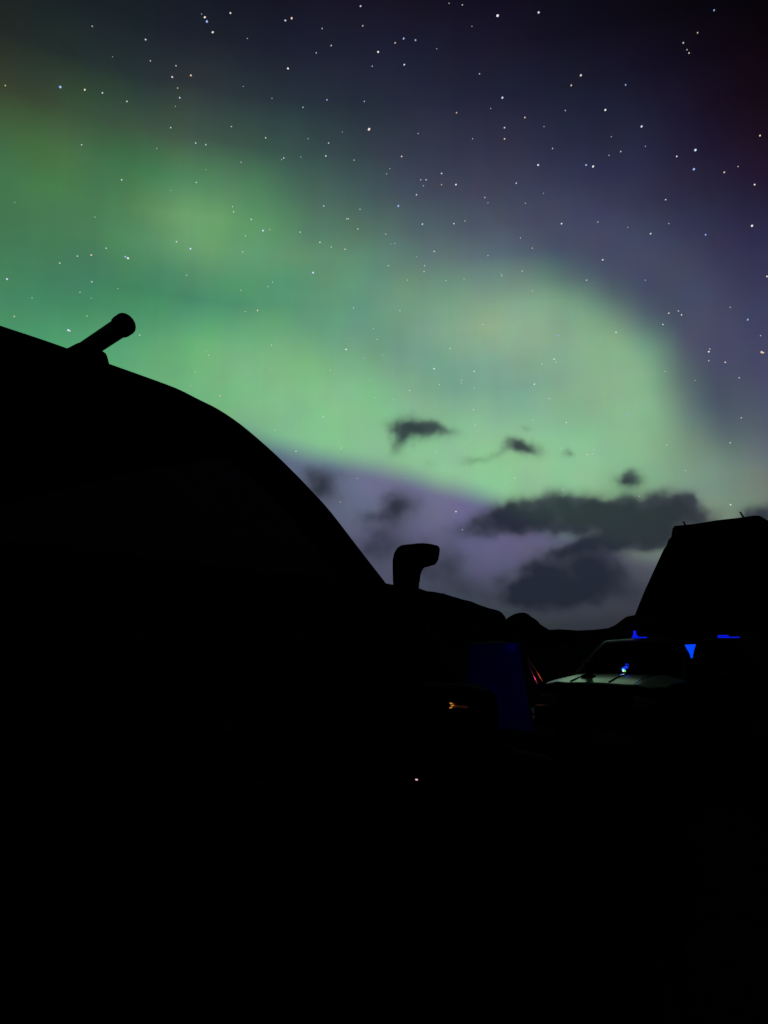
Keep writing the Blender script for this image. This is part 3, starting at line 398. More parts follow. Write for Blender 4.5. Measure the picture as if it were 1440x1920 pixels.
def box(name, c, s, material, parent=None, bev=0.01, rot=None):
    bm = bmesh.new()
    add_box(bm, c, s, rot)
    bevel(bm, bev)
    return frombm(name, bm, material, parent, True, 40)
def prism_bm(poly, y0, y1, f=None):
    """polygon in (x, z), extruded along y; f maps (x, y, z) to a point"""
    bm = bmesh.new()
    a = [bm.verts.new((x, y0, z)) for x, z in poly]
    b = [bm.verts.new((x, y1, z)) for x, z in poly]
    n = len(poly)
    bm.faces.new(a); bm.faces.new(b[::-1])
    for i in range(n):
        bm.faces.new((a[i], b[i], b[(i + 1) % n], a[(i + 1) % n]))
    return bm
def prism(name, poly, y0, y1, material, parent=None, bev=0.0, f=None, seg=2):
    bm = prism_bm(poly, y0, y1)
    bmesh.ops.recalc_face_normals(bm, faces=bm.faces)
    bevel(bm, bev, seg)
    if f:
        for v in bm.verts:
            v.co = f(v.co)
    return frombm(name, bm, material, parent, True, 35)
def tube_bm(bm, pts, rad, n=10, cap=True):
    pts = [Vector(p) for p in pts]
    rings = []
    for i, p in enumerate(pts):
        d = (pts[min(i + 1, len(pts) - 1)] - pts[max(i - 1, 0)]).normalized()
        u = d.cross(Vector((0, 0, 1)))
        if u.length < 1e-3:
            u = d.cross(Vector((0, 1, 0)))
        u.normalize(); v = d.cross(u)
        r = rad[i] if isinstance(rad, (list, tuple)) else rad
        rings.append([bm.verts.new(p + (u * math.cos(2 * math.pi * k / n) + v * math.sin(2 * math.pi * k / n)) * r) for k in range(n)])
    for a, b in zip(rings, rings[1:]):
        for k in range(n):
            bm.faces.new((a[k], a[(k + 1) % n], b[(k + 1) % n], b[k]))
    if cap:
        bm.faces.new(rings[0]); bm.faces.new(rings[-1])
def tube(name, pts, rad, material, parent=None, n=10):
    bm = bmesh.new()
    tube_bm(bm, pts, rad, n)
    return frombm(name, bm, material, parent, True, 50)
def lathe(name, prof, material, parent=None, n=24, c=(0, 0, 0), axis='Z'):
    bm = bmesh.new()
    rings = []
    for r, h in prof:
        ring = []
        for k in range(n):
            a = 2 * math.pi * k / n
            if axis == 'Z':
                ring.append(bm.verts.new((c[0] + r * math.cos(a), c[1] + r * math.sin(a), c[2] + h)))
            else:
                ring.append(bm.verts.new((c[0] + r * math.cos(a), c[1] + h, c[2] + r * math.sin(a))))
        rings.append(ring)
    for a, b in zip(rings, rings[1:]):
        for k in range(n):
            bm.faces.new((a[k], a[(k + 1) % n], b[(k + 1) % n], b[k]))
    bm.faces.new(rings[0]); bm.faces.new(rings[-1])
    return frombm(name, bm, material, parent, True, 35)
def shell(bm, t, inner=Vector((0, 0, 0.9)), push=None):
    """give a sheet thickness on the side towards the middle of its thing"""
    bmesh.ops.recalc_face_normals(bm, faces=bm.faces)
    s = sum((f.calc_center_median() - inner).dot(f.normal) * f.calc_area() for f in bm.faces)
    if s < 0:
        bmesh.ops.reverse_faces(bm, faces=bm.faces)
    bm.normal_update()
    vs = list(bm.verts); fs = list(bm.faces); be = [e for e in bm.edges if len(e.link_faces) == 1]
    be = [(e.verts[0], e.verts[1]) for e in be]
    mp = {v: bm.verts.new(v.co + (push * t if push else -v.normal * t)) for v in vs}
    for f in fs:
        bm.faces.new([mp[v] for v in f.verts][::-1])
    for a, c in be:
        bm.faces.new((a, c, mp[c], mp[a]))
def sheet(name, rows, material, parent=None, thick=0.0, smooth=True):
    """grid surface from rows of points"""
    bm = bmesh.new()
    vs = [[bm.verts.new(p) for p in r] for r in rows]
    for a, b in zip(vs, vs[1:]):
        for k in range(len(a) - 1):
            bm.faces.new((a[k], a[k + 1], b[k + 1], b[k]))
    if thick:
        shell(bm, thick)
    return frombm(name, bm, material, parent, smooth, 40)
def light(name, loc, col, power, parent=None, radius=0.03, kind='POINT', target=None, spot=60):
    ld = bpy.data.lights.new(name, kind)
    ld.color = col; ld.energy = power
    ld.shadow_soft_size = radius
    if kind == 'SPOT':
        ld.spot_size = R(spot); ld.spot_blend = 0.6
    o = bpy.data.objects.new(name, ld)
    COL.objects.link(o)
    o.location = loc
    if target is not None:
        o.rotation_euler = (Vector(target) - Vector(loc)).to_track_quat('-Z', 'Y').to_euler()
    if parent is not None:
        o.parent = parent
    return o

def wheel(parent, x, y, r=0.38, w=0.24, side=1):
    t = lathe('wheel', [(r * 0.62, -w / 2 + 0.01), (r * 0.92, -w / 2), (r, -w / 2 + 0.03), (r, w / 2 - 0.03), (r * 0.92, w / 2), (r * 0.62, w / 2 - 0.01)], 'black_rubber', parent, 32, (0, 0, 0), 'Y')
    t.location = (x, y, r)
    bm = bmesh.new()
    for k in range(36):
        a = 2 * math.pi * k / 36
        for s in (-1, 1):
            add_box(bm, (math.cos(a) * r, s * w * 0.24, math.sin(a) * r), (0.022, w * 0.36, 0.035), Matrix.Rotation(-a, 3, 'Y'))
    tr = frombm('tread', bm, 'black_rubber', t)
    tr['kind'] = 'stuff'
    rim = lathe('rim', [(r * 0.61, -0.02), (r * 0.61, 0.06), (r * 0.5, 0.075), (r * 0.42, 0.03), (r * 0.16, 0.04), (r * 0.13, 0.075), (0.01, 0.08)], 'wheel_alloy', t, 28, (0, 0, 0), 'Y')
    rim.scale = (1, side, 1)
    return t
def arch(cx, r, z0, a0=180, a1=0, n=9):
    return [(cx + r * math.cos(R(a0 + (a1 - a0) * i / n)), max(z0, 0.38 + r * math.sin(R(a0 + (a1 - a0) * i / n)))) for i in range(n + 1)]

def vehicle(root, P, paint):
    """body of a car in local axes: x forward, y left, z up"""
    hb, hr, zb, zr = P['hb'], P['hr'], P['zbelt'], P['zroof']
    def hw(z):
        return hb + (hr - hb) * min(1, max(0, (z - zb) / (zr - zb)))
    # lower body with wheel arches
    xf, xr, ra = P['front_axle'], P['rear_axle'], P['arch']
    z0 = P['sill']
    low = [(P['nose'], z0 + 0.05), (P['nose'], P['znose']), (P['xcowl'], P['zcowl'] - 0.03), (P['tail'], P['zcowl'] - 0.03), (P['tail'] - 0.02, z0 + 0.08)]
    low += arch(xr, ra, z0) + arch(xf, ra, z0)
    prism('body', low, -hb, hb, paint, root, 0.035)
    # bonnet: a crowned sheet
    rows = []
    x1, x0 = P['nose'] - 0.03, P['xcowl'] + 0.02
    for i in range(9):
        u = i / 8
        x = x0 + (x1 - x0) * u
        z = P['zcowl'] + (P['znose'] - P['zcowl']) * u + 0.035 * math.sin(math.pi * min(1, u * 1.1)) * 0.6 - P.get('droop', 0.2) * max(0, u - 0.75) ** 2
        w = hb * (0.995 - 0.01 * u * u)
        row = []
        for k in range(13):
            v = -1 + k / 6
            row.append((x, w * v, z + P['crown'] * (1 - v * v) + 0.018 * (abs(abs(v) - 0.62) < 0.1) - 0.02 * (abs(v) > 0.99)))
        rows.append(row)
    bon = sheet('bonnet', rows, P.get('bonnet', paint), root, 0.02)
    sb = bmesh.new()
    for v in P['seams']:
        pts = [Vector((x0 + (x1 - x0) * t_, hb * (v + P['seamslant'] * t_) * 0.9, 0)) for t_ in (0.05, 0.35, 0.65, 0.95)]
        for p in pts:
            u = (p.x - x0) / (x1 - x0)
            vv = p.y / (hb * (0.995 - 0.01 * u * u))
            p.z = P['zcowl'] + (P['znose'] - P['zcowl']) * u + 0.021 * math.sin(math.pi * min(1, u * 1.1)) + P['crown'] * (1 - vv * vv) + 0.006
        tube_bm(sb, pts, 0.008, 6)
    if P['seams']:
        frombm('seam', sb, 'seam_dark', bon, True)
    # glasshouse from the top profile
    src = P['profile']                        # from cowl rearwards: (x, z), smoothed below
    prof = []
    for i in range(len(src) - 1):
        a, p, q, c = src[max(i - 1, 0)], src[i], src[i + 1], src[min(i + 2, len(src) - 1)]
        for k in range(3):
            t = k / 3
            prof.append(tuple(0.5 * (2 * p[j] + (q[j] - a[j]) * t + (2 * a[j] - 5 * p[j] + 4 * q[j] - c[j]) * t * t + (3 * p[j] - a[j] - 3 * q[j] + c[j]) * t ** 3) for j in (0, 1)))
    prof.append(src[-1])
    w0, w1 = P['screen'][0] * 3, P['screen'][1] * 3     # index range of the windscreen
    rear0 = P['rear0'] * 3
    cr = P['roofcrown']
    def xs(i, lo, hi, n):
        x, z = prof[i]
        h = hw(z)
        out = []
        for k in range(n + 1):
            v = lo + (hi - lo) * k / n
            out.append((x, h * v, z + cr * (1 - v * v) * (1 if z > zr - 0.25 else max(0, (z - zb) / (zr - zb)))))
        return out
    last = len(prof) - 1
    sheet('windscreen', [xs(i, -0.9, 0.9, 10) for i in range(w0, w1 + 1)], P['glass'], root)
    for lo, hi in ((-1, -0.9), (0.9, 1)):
        sheet('windscreen_pillar', [xs(i, lo, hi, 2) for i in range(w0, w1 + 1)], P.get('pillar', paint), root, 0.03)
    sheet('roof', [xs(i, -1, 1, 16) for i in range(w1, rear0 + 1)], P.get('roof', paint), root, 0.03)
    sheet('rear_window', [xs(i, -0.88, 0.88, 8) for i in range(rear0, last + 1)], 'window_glass', root)
    for lo, hi in ((-1, -0.88), (0.88, 1)):
        sheet('rear_pillar', [xs(i, lo, hi, 2) for i in range(rear0, last + 1)], paint, root, 0.03)
    # side walls of the glasshouse as frame strips round the windows
    def inset_wall(side, wins):
        bm = bmesh.new()
        def pt(x, z, off=0.0):
            return Vector((x, side * (hw(z) + off), z))
        # frame built of quads: header following the profile, sill strip, and posts
        top = [p for p in prof]
        for (xa, za), (xb, zb2) in zip(top, top[1:]):
            ia, ib = max(zb, za - 0.075), max(zb, zb2 - 0.075)
            if za > ia or zb2 > ib:
                q = [pt(xa, za), pt(xb, zb2), pt(xb, ib), pt(xa, ia)]
                vs = [bm.verts.new(c) for c in q]
                bm.faces.new(vs)
        for xa, xb in P['posts']:
            def ztop(x):
                for (x1_, z1_), (x2_, z2_) in zip(top, top[1:]):
                    if x2_ <= x <= x1_ and x1_ != x2_:
                        return z1_ + (z2_ - z1_) * (x - x1_) / (x2_ - x1_)
                return zb
            q = [pt(xa, zb, 0.003), pt(xb, zb, 0.003), pt(xb, max(zb, ztop(xb) - 0.03), 0.003), pt(xa, max(zb, ztop(xa) - 0.03), 0.003)]
            bm.faces.new([bm.verts.new(c) for c in q])
        shell(bm, 0.02, push=Vector((0, -side, 0)))
        frombm('side_frame', bm, paint, root)
        for wn in wins:
            bm = bmesh.new()
            bm.faces.new([bm.verts.new(pt(x, z, -0.012)) for x, z in wn])
            frombm('side_window', bm, P.get('side_glass', 'window_glass'), root)
    inset_wall(-1, P['windows'])
    inset_wall(1, P['windows'])
    # doors, handles
    for side in (-1, 1):
        for dp in P['doors']:
            d = prism('door', dp, side * (hb + 0.001), side * (hb + 0.012), paint, root, 0.004)
            hx = min(x for x, z in dp) + 0.13
            hz = max(z for x, z in dp) - 0.14
            box('handle', (hx, side * (hb + 0.03), hz), (0.17, 0.03, 0.035), 'black_plastic', d, 0.008)
        prism('sill_step', [(xr + ra + 0.05, z0 - 0.02), (xf - ra - 0.05, z0 - 0.02), (xf - ra - 0.08, z0 - 0.09), (xr + ra + 0.08, z0 - 0.09)], side * (hb - 0.06), side * (hb + 0.07), 'black_plastic', root, 0.01)
        for cx in (xf, xr):
            pts = [(cx + (ra + 0.02) * math.cos(R(a)), side * (hb + 0.012), 0.38 + (ra + 0.02) * math.sin(R(a))) for a in range(0, 181, 15)]
            tube('wheel_arch_trim', pts, 0.028, 'black_plastic', root, 8)
            wheel(root, cx, side * (hb - 0.13), P['wheel'], 0.24, side)
        lamp = prism('headlight', [(-0.13, -0.09), (0.13, -0.075), (0.14, 0.06), (-0.12, 0.09)], -0.03, 0.03, 'headlamp_lens', root, 0.012, lambda c, s=side: Vector((P['nose'] + 0.012 + c.y, s * (hb - 0.2) + s * c.x, P['znose'] - 0.19 + c.z)))
        box('tail_light', (P['tail'] - 0.01, side * (hb - 0.1), P['zcowl'] - 0.3), (0.04, 0.14, 0.34), 'red_lens', root, 0.01)
    g = box('grille', (P['nose'] + 0.012, 0, P['znose'] - 0.2), (0.05, hb * 1.25, 0.2), 'black_plastic', root, 0.012)
    for k in range(4):
        box('grille_bar', (P['nose'] + 0.045, 0, P['znose'] - 0.27 + k * 0.048), (0.02, hb * 1.2, 0.014), 'dark_metal', g, 0.004)
    box('front_bumper', (P['nose'] + 0.06, 0, z0 + 0.2), (0.24, hb * 1.96, 0.26), 'black_plastic', root, 0.05)
    box('rear_bumper', (P['tail'] - 0.05, 0, z0 + 0.18), (0.2, hb * 1.96, 0.22), 'black_plastic', root, 0.05)
    box('number_plate', (P['nose'] + 0.186, 0, z0 + 0.2), (0.012, 0.5, 0.11), 'black_plastic', root, 0.003)
    for s in (-0.35, 0.25):
        tube('wiper', [(P['xcowl'] + 0.03, s * hb, P['zcowl'] + 0.05), (P['xcowl'] - 0.12, s * hb + 0.25, P['zcowl'] + 0.17), (P['xcowl'] - 0.14, s * hb + 0.55, P['zcowl'] + 0.17)], 0.009, 'black_plastic', root, 6)
    # inside: dashboard and seats
    box('dashboard', (P['xcowl'] - 0.30, 0, P['zcowl'] - 0.02), (0.5, hb * 1.75, 0.10), 'black_plastic', root, 0.03)
    for s in (-1, 1):
        st = box('seat', (P['xcowl'] - 1.15, s * 0.38, P['zcowl'] - 0.02), (0.14, 0.46, 0.5), 'dark_fabric', root, 0.06)
        box('headrest', (P['xcowl'] - 1.18, s * 0.38, P['zcowl'] + 0.33), (0.09, 0.26, 0.16), 'dark_fabric', st, 0.04)

def side_mirror(root, x, y, z, side, size=(0.10, 0.22, 0.17), stalk=0.12):
    h = box('side_mirror', (x, y, z), size, 'black_plastic', root, 0.035)
    box('mirror_glass', (x - size[0] / 2 - 0.002, y, z), (0.006, size[1] * 0.84, size[2] * 0.82), 'window_glass', h, 0.0)
    tube('mirror_arm', [(x + 0.01, y - side * size[1] * 0.3, z - size[2] * 0.4), (x + 0.02, y - side * (size[1] * 0.5 + stalk * 0.6), z - size[2] * 0.62), (x + 0.02, y - side * (size[1] * 0.5 + stalk), z - size[2] * 0.6)], 0.022, 'black_plastic', h, 8)
    return h

# ------------------------------------------------------------------ ground and mountains
def ground():
    bm = bmesh.new()
    rings = [0, 1.2, 2.4, 3.8, 5.5, 7.5, 10, 13, 17, 22, 30, 42, 60, 90, 140, 220, 400, 800, 1600, 3200, 7000, 14000]
    n = 96
    prev = None
    c = bm.verts.new((0, 0, 0))
    for r in rings[1:]:
        ring = []
        for k in range(n):
            a = 2 * math.pi * k / n
            x, y = r * math.cos(a), r * math.sin(a)
            z = 0.035 * mnoise.noise(Vector((x * 0.6, y * 0.6, 0))) * min(1, r / 3) if r < 60 else 0.0
            ring.append(bm.verts.new((x, y, z)))
        if prev is None:
            for k in range(n):
                bm.faces.new((c, ring[k], ring[(k + 1) % n]))
        else:
            for k in range(n):
                bm.faces.new((prev[k], ring[k], ring[(k + 1) % n], prev[(k + 1) % n]))
        prev = ring
    return frombm('ground', bm, 'basalt_gravel', None, True)
tag(ground(), kind='structure')

# loose gravel lying on the ground around the cars
bm = bmesh.new()
for i in range(2600):
    r = 1.5 + 26 * random.random() ** 1.5
    a = R(random.uniform(-60, 60))
    s = random.uniform(0.012, 0.04)
    m = Matrix.Translation((r * math.sin(a), r * math.cos(a), s * 0.2)) @ Matrix.Rotation(random.random() * 6.28, 4, 'Z') @ Matrix.Diagonal((s, s * random.uniform(.6, 1), s * .55, 1))
    bmesh.ops.create_icosphere(bm, subdivisions=1, radius=1, matrix=m)
gr = frombm('gravel', bm, 'basalt_gravel', None)
tag(gr, 'dark loose gravel scattered over the black ground round the cars', 'gravel', kind='stuff')

def ridge(pts, D, depth, seed, wig=0.03):
    def elev(a):
        for (a0, e0), (a1, e1) in zip(pts, pts[1:]):
            if a0 <= a <= a1:
                u = (a - a0) / (a1 - a0)
                return e0 + (e1 - e0) * u
        return pts[0][1] if a < pts[0][0] else pts[-1][1]
    n = int((pts[-1][0] - pts[0][0]) / 0.22) + 2
    az = [pts[0][0] + (pts[-1][0] - pts[0][0]) * i / (n - 1) for i in range(n)]
    rows = []
    steps = [(-1.0, 0), (-0.8, 0.16), (-0.6, 0.36), (-0.4, 0.55), (-0.2, 0.78), (-0.08, 0.92), (0, 1.0), (0.12, 0.93), (0.35, 0.7), (0.7, 0.35), (1.0, 0)]
    for t, f in steps:
        row = []
        for i, a in enumerate(az):
            e = elev(a) + wig * mnoise.noise(Vector((a * 2.2, seed, 0))) + wig * 0.5 * mnoise.noise(Vector((a * 6.0, seed, 3)))
            rr = D + depth * t
            h = EYE + D * math.tan(R(max(e, 0.02)))
            z = h * f
            if 0 < f < 1:
                z *= 1 + 0.10 * (mnoise.noise(Vector((a * 0.8, t * 3, seed))) - 0.3) * (1 if t > 0 else (1 - f) * 2)
            row.append((rr * math.sin(R(a)), rr * math.cos(R(a)), z if f > 0 else -2.0))
        rows.append(row)
    o = sheet('mountain', rows, 'mountain_rock', None)
    return tag(o, kind='structure')
left = [(-110, 7.0), (-80, 9.0)] + RIDGES[0]
ridge(left, 1500, 600, 1.3)
ridge(RIDGES[1], 2300, 500, 4.1, 0.02)
ridge(RIDGES[2] + [(110, 5.0)], 3200, 1200, 7.7, 0.015)

# ------------------------------------------------------------------ stars
def stars():
    cols = [(0.85, 0.95, 0.9), (1.0, 0.97, 1.0), (1.0, 0.82, 0.72), (1.0, 0.66, 0.42), (0.95, 0.88, 0.45), (0.55, 0.68, 0.12),
            (0.22, 0.42, 1.0), (0.62, 0.72, 1.0), (0.6, 0.86, 1.0), (0.9, 0.42, 0.35)]
    L = list(STARS)
    rng = random.Random(3)
    for i in range(700):                     # the rest of the night sky, round and overhead
        a = rng.uniform(-180, 180); e = math.degrees(math.asin(rng.uniform(0.06, 1.0)))
        if -46 < a < 46 and e < 50:
            continue
        L.append((a, e, rng.choice([1, 1.2, 1.5, 1.5, 1.8, 2, 2.4, 3]), rng.choice([0, 0, 1, 7, 2, 8, 6])))
    me = bpy.data.meshes.new('stars')
    verts, faces, fc_ = [], [], []
    D = 9000.0
    base = bmesh.new()
    bmesh.ops.create_icosphere(base, subdivisions=1, radius=1)
    bv = [v.co.copy() for v in base.verts]; bf = [[v.index for v in f.verts] for f in base.faces]
    base.free()
    for a, e, m, c in L:
        d = Vector((math.sin(R(a)) * math.cos(R(e)), math.cos(R(a)) * math.cos(R(e)), math.sin(R(e))))
        r = D / 1386.0 * (0.42 + 0.36 * m)
        u = d.cross(Vector((0, 0, 1))).normalized(); w = u.cross(d)
        sk = rng.uniform(0.9, 1.25); tl = rng.uniform(-0.25, 0.25)
        b0 = len(verts)
        for p in bv:
            verts.append(d * D + (u * (p.x * sk) + w * (p.z + tl * p.x) + d * p.y * 0.5) * r)
        br = min(1.0, 0.30 + 0.24 * m) * 0.95
        cc = [q * 0.8 + 0.2 for q in cols[c]]
        for f in bf:
            faces.append([b0 + k for k in f]); fc_.append((cc[0] * br, cc[1] * br, cc[2] * br, 1))
    me.from_pydata([tuple(v) for v in verts], [], faces)
    at = me.attributes.new('star_colour', 'FLOAT_COLOR', 'FACE')
    for i, c in enumerate(fc_):
        at.data[i].color = c
    m = bpy.data.materials.new('starlight')
    m.use_nodes = True
    t = m.node_tree; t.nodes.clear()
    o = t.nodes.new('ShaderNodeOutputMaterial'); em = t.nodes.new('ShaderNodeEmission'); an = t.nodes.new('ShaderNodeAttribute')
    an.attribute_name = 'star_colour'
    t.links.new(an.outputs[0], em.inputs[0]); t.links.new(em.outputs[0], o.inputs[0])
    em.inputs[1].default_value = 1.0
    m.cycles.emission_sampling = 'NONE'
    return link('stars', me, m)
tag(stars(), 'white, blue and orange stars scattered over the whole night sky', 'stars', kind='stuff')

# ------------------------------------------------------------------ near 4x4 on the left
TH = R(40)
HEAD = Vector((math.sin(TH), math.cos(TH), 0)); LEFT = Vector((-math.cos(TH), math.sin(TH), 0))
S0, PC_ = 0.3, 1.95
o4 = HEAD * S0 + LEFT * PC_
jeep = empty('offroad_car', (o4.x, o4.y, 0), R(50), 'large dark off-road car with roof bar and snorkel, filling the left foreground', 'car')
sprof = [(0.531, 2.033), (0.602, 2.029), (0.665, 2.026), (0.73, 2.022), (0.775, 2.014), (0.823, 2.005), (0.873, 1.988), (0.925, 1.963), (0.972, 1.937), (1.02, 1.907), (1.063, 1.878), (1.107, 1.846), (1.186, 1.776), (1.27, 1.702), (1.362, 1.618), (1.48, 1.517), (1.584, 1.419), (1.655, 1.357)]
prof = [(s - S0, z) for s, z in reversed(sprof)] + [(s - S0, z) for s, z in ((0.42, 2.036), (0.0, 2.04), (-0.6, 2.04), (-1.2, 2.03), (-1.7, 2.0), (-1.85, 1.95), (-2.0, 1.6), (-2.08, 1.3))]
X = lambda s: s - S0
vehicle(jeep, dict(hb=0.95, hr=0.85, zbelt=1.25, zroof=2.03, nose=X(2.95), tail=X(-2.08), znose=1.14, xcowl=X(1.74), zcowl=1.30, front_axle=X(2.25), rear_axle=X(-0.6),
    arch=0.46, sill=0.52, wheel=0.40, crown=0.03, seams=[], seamslant=0.0, profile=prof, screen=(0, 10), rear0=23, roofcrown=0.035, glass='window_glass',
    windows=[[(X(1.33), 1.262), (X(1.36), 1.50), (X(1.16), 1.72), (X(1.0), 1.845), (X(0.86), 1.925), (X(0.1), 1.955), (X(0.1), 1.262)],
             [(X(0.0), 1.262), (X(0.0), 1.955), (X(-0.85), 1.955), (X(-0.85), 1.262)], [(X(-0.97), 1.262), (X(-0.97), 1.955), (X(-1.65), 1.93), (X(-1.85), 1.262)]],
    posts=[(X(0.1), X(0.0)), (X(-0.85), X(-0.97)), (X(-1.72), X(-1.95)), (X(1.64), X(1.34))],
    doors=[[(X(0.06), 0.60), (X(0.06), 1.235), (X(1.42), 1.235), (X(1.42), 0.95), (X(1.25), 0.60)], [(X(-0.9), 1.235), (X(0.04), 1.235), (X(0.04), 0.60), (X(-0.2), 0.60), (X(-0.3), 0.8), (X(-0.9), 0.95)]]), 'dark_paint')
# roof cross bars: bar, foot and end cap
for s in (0.592, -0.75):
    b = tube('roof_bar', [(X(s), -0.905, 2.080), (X(s), -0.70, 2.060), (X(s), -0.5, 2.070), (X(s), 0, 2.086), (X(s), 0.5, 2.070), (X(s), 0.70, 2.060), (X(s), 0.905, 2.080)], 0.0162, 'dark_metal', jeep, 12)
    for sd in (-1, 1):
        tube('end_cap', [(X(s), sd * 0.890, 2.0785), (X(s), sd * 0.894, 2.079), (X(s), sd * 0.908, 2.0805), (X(s), sd * 0.912, 2.081)], [0.0165, 0.0185, 0.0185, 0.015], 'black_plastic', b, 16)
        prism('foot', [(-0.055, 2.01), (0.018, 2.01), (0.019, 2.030), (0.010, 2.054), (-0.035, 2.060), (-0.05, 2.045)], 0, 0.07, 'black_plastic', b, 0.008,
              lambda c, s=s, sd=sd: Vector((X(s) + c.x, sd * (0.84 - c.y), c.z)))
# snorkel
snk = empty('snorkel', (0, 0, 0), 0, '', '')
del snk['label'], snk['category']
snk.parent = jeep
PY = 1.0 - PC_
head = [(1.249, 1.735), (1.249, 1.752), (1.254, 1.768), (1.264, 1.780), (1.278, 1.788), (1.303, 1.791), (1.330, 1.792), (1.354, 1.791), (1.362, 1.786), (1.360, 1.774), (1.355, 1.757), (1.344, 1.746), (1.320, 1.740), (1.302, 1.736), (1.292, 1.727), (1.287, 1.716), (1.285, 1.700), (1.250, 1.700)]
prism('intake_head', [(X(s), z) for s, z in head], PY - 0.026, PY + 0.026, 'black_plastic', snk, 0.010, None, 3)
prism('intake_grille', [(X(1.3580), 1.783), (X(1.3632), 1.783), (X(1.357), 1.764), (X(1.352), 1.764)], PY - 0.018, PY + 0.018, 'dark_metal', snk)
tube('clamp', [(X(1.266), PY, 1.688), (X(1.267), PY, 1.702)], 0.0285, 'dark_metal', snk, 20)
col_pts = [(1.266, 1.700), (1.272, 1.66), (1.295, 1.60), (1.345, 1.54), (1.42, 1.47), (1.50, 1.40), (1.58, 1.33), (1.70, 1.27), (1.86, 1.235), (1.98, 1.20)]
tube('column', [(X(s), PY + (0.0 if z > 1.3 else 0.02), z) for s, z in col_pts], [0.027, 0.027, 0.028, 0.029, 0.031, 0.034, 0.038, 0.042, 0.045, 0.045], 'black_plastic', snk, 14)
# near side mirror; amber and pink glints on its glass painted as emission
mr = side_mirror(jeep, X(1.12), 0.80 - PC_, 1.39, -1, (0.10, 0.20, 0.22), 0.09)
M['amber_glow'] = glowmat('amber_glow', (0.95, 0.36, 0.06), 0.45)
AMBP, AMBZ = 0.741, 1.468
bm = bmesh.new()
for dz, dx, ln in ((0.0034, 0.000, 0.006), (0.0, 0.0025, 0.0065), (-0.0036, -0.001, 0.0055)):
    add_box(bm, (X(1.060), AMBP - PC_ - dx, AMBZ + dz), (0.003, ln * 0.8, 0.0018), Matrix.Rotation(0.25 * (1 if dz > 0 else -1), 3, 'X'))
frombm('amber_glint', bm, 'amber_glow', mr)
box('red_glint_streak', (X(1.0625), AMBP - 0.018 - PC_, AMBZ - 0.001), (0.003, 0.026, 0.0035), glowmat('dim_red_glow', (0.030, 0.007, 0.003), 0.5), mr, 0.0008)  # dim red streak of the amber glint, painted as emission
M['pink_glow'] = glowmat('pink_glow', (0.95, 0.55, 0.60), 0.9)
bm = bmesh.new()
bmesh.ops.create_uvsphere(bm, u_segments=12, v_segments=8, radius=0.0027, matrix=Matrix.Translation((X(1.066), 0.82 - PC_, 1.339)) @ Matrix.Diagonal((1.0, 1.2, 0.6, 1)))
frombm('pink_glint', bm, 'pink_glow', mr)  # pink glint painted as a glowing bead
side_mirror(jeep, X(1.12), 2 * 1.15 - 0.0, 1.39, 1, (0.10, 0.20, 0.22), 0.09).location.y += -1.2 + 0.05

# ------------------------------------------------------------------ pale car with roof tent, right
A2 = R(42)
RB = Vector((math.sin(A2), math.cos(A2), 0)); LW = Vector((math.cos(A2), -math.sin(A2), 0))
P1 = Vector((2.17, 10.72, 0))
oc = P1 + RB * 2.1 + LW * 0.87
suv = empty('parked_car', (oc.x, oc.y, 0), math.atan2(-math.cos(A2), -math.sin(A2)), 'dark car, its bonnet painted pale with sky light, parked facing left under the roof tent', 'car')
XA = lambda al: 2.1 - al
YB = lambda be: be - 0.87
vehicle(suv, dict(hb=0.87, hr=0.66, zbelt=1.08, zroof=1.635, nose=XA(0.0), tail=XA(4.2), znose=1.02, xcowl=XA(1.0), zcowl=1.10, front_axle=XA(0.72), rear_axle=XA(3.35),
    arch=0.42, sill=0.42, wheel=0.36, crown=0.05, seams=[-0.62, 0.1, 0.55], seamslant=0.12, profile=[(XA(a), z) for a, z in ((1.02, 1.12), (1.2, 1.27), (1.4, 1.42), (1.58, 1.54), (1.7, 1.60), (1.8, 1.625), (2.1, 1.64), (2.8, 1.64), (3.5, 1.62), (3.85, 1.57), (4.05, 1.35), (4.15, 1.12))],
    screen=(0, 4), rear0=9, roofcrown=0.03, glass='clear_glass',
    windows=[[(XA(1.35), 1.09), (XA(1.45), 1.38), (XA(1.7), 1.55), (XA(2.25), 1.57), (XA(2.25), 1.09)], [(XA(2.35), 1.09), (XA(2.35), 1.57), (XA(3.1), 1.56), (XA(3.15), 1.09)], [(XA(3.27), 1.09), (XA(3.25), 1.55), (XA(3.75), 1.5), (XA(3.9), 1.09)]],
    posts=[(XA(2.25), XA(2.35)), (XA(3.12), XA(3.27)), (XA(3.85), XA(4.1)), (XA(1.08), XA(1.33))],
    doors=[[(XA(2.3), 0.5), (XA(2.3), 1.06), (XA(1.2), 1.06), (XA(1.2), 0.6), (XA(1.35), 0.5)], [(XA(3.2), 1.06), (XA(2.33), 1.06), (XA(2.33), 0.5), (XA(2.85), 0.5), (XA(2.95), 0.8)]], bonnet='sky_lit_paint', droop=0.04, pillar='pillar_paint', roof='pillar_paint', side_glass='privacy_glass'), 'graphite_paint')
side_mirror(suv, XA(1.35), YB(-0.16), 1.14, -1, (0.10, 0.18, 0.13), 0.08)
side_mirror(suv, XA(1.35), YB(1.90), 1.14, 1, (0.10, 0.18, 0.13), 0.08)
for al in (2.1, 3.2):
    rb = tube('roof_bar', [(XA(al), -0.74, 1.72), (XA(al), 0.74, 1.72)], 0.017, 'dark_metal', suv, 10)
    for sd in (-1, 1):
        box('foot', (XA(al), sd * 0.60, 1.68), (0.09, 0.06, 0.07), 'black_plastic', rb, 0.01)
def wp(al, be, z):
    p = P1 + RB * al + LW * be
    return Vector((p.x, p.y, z))

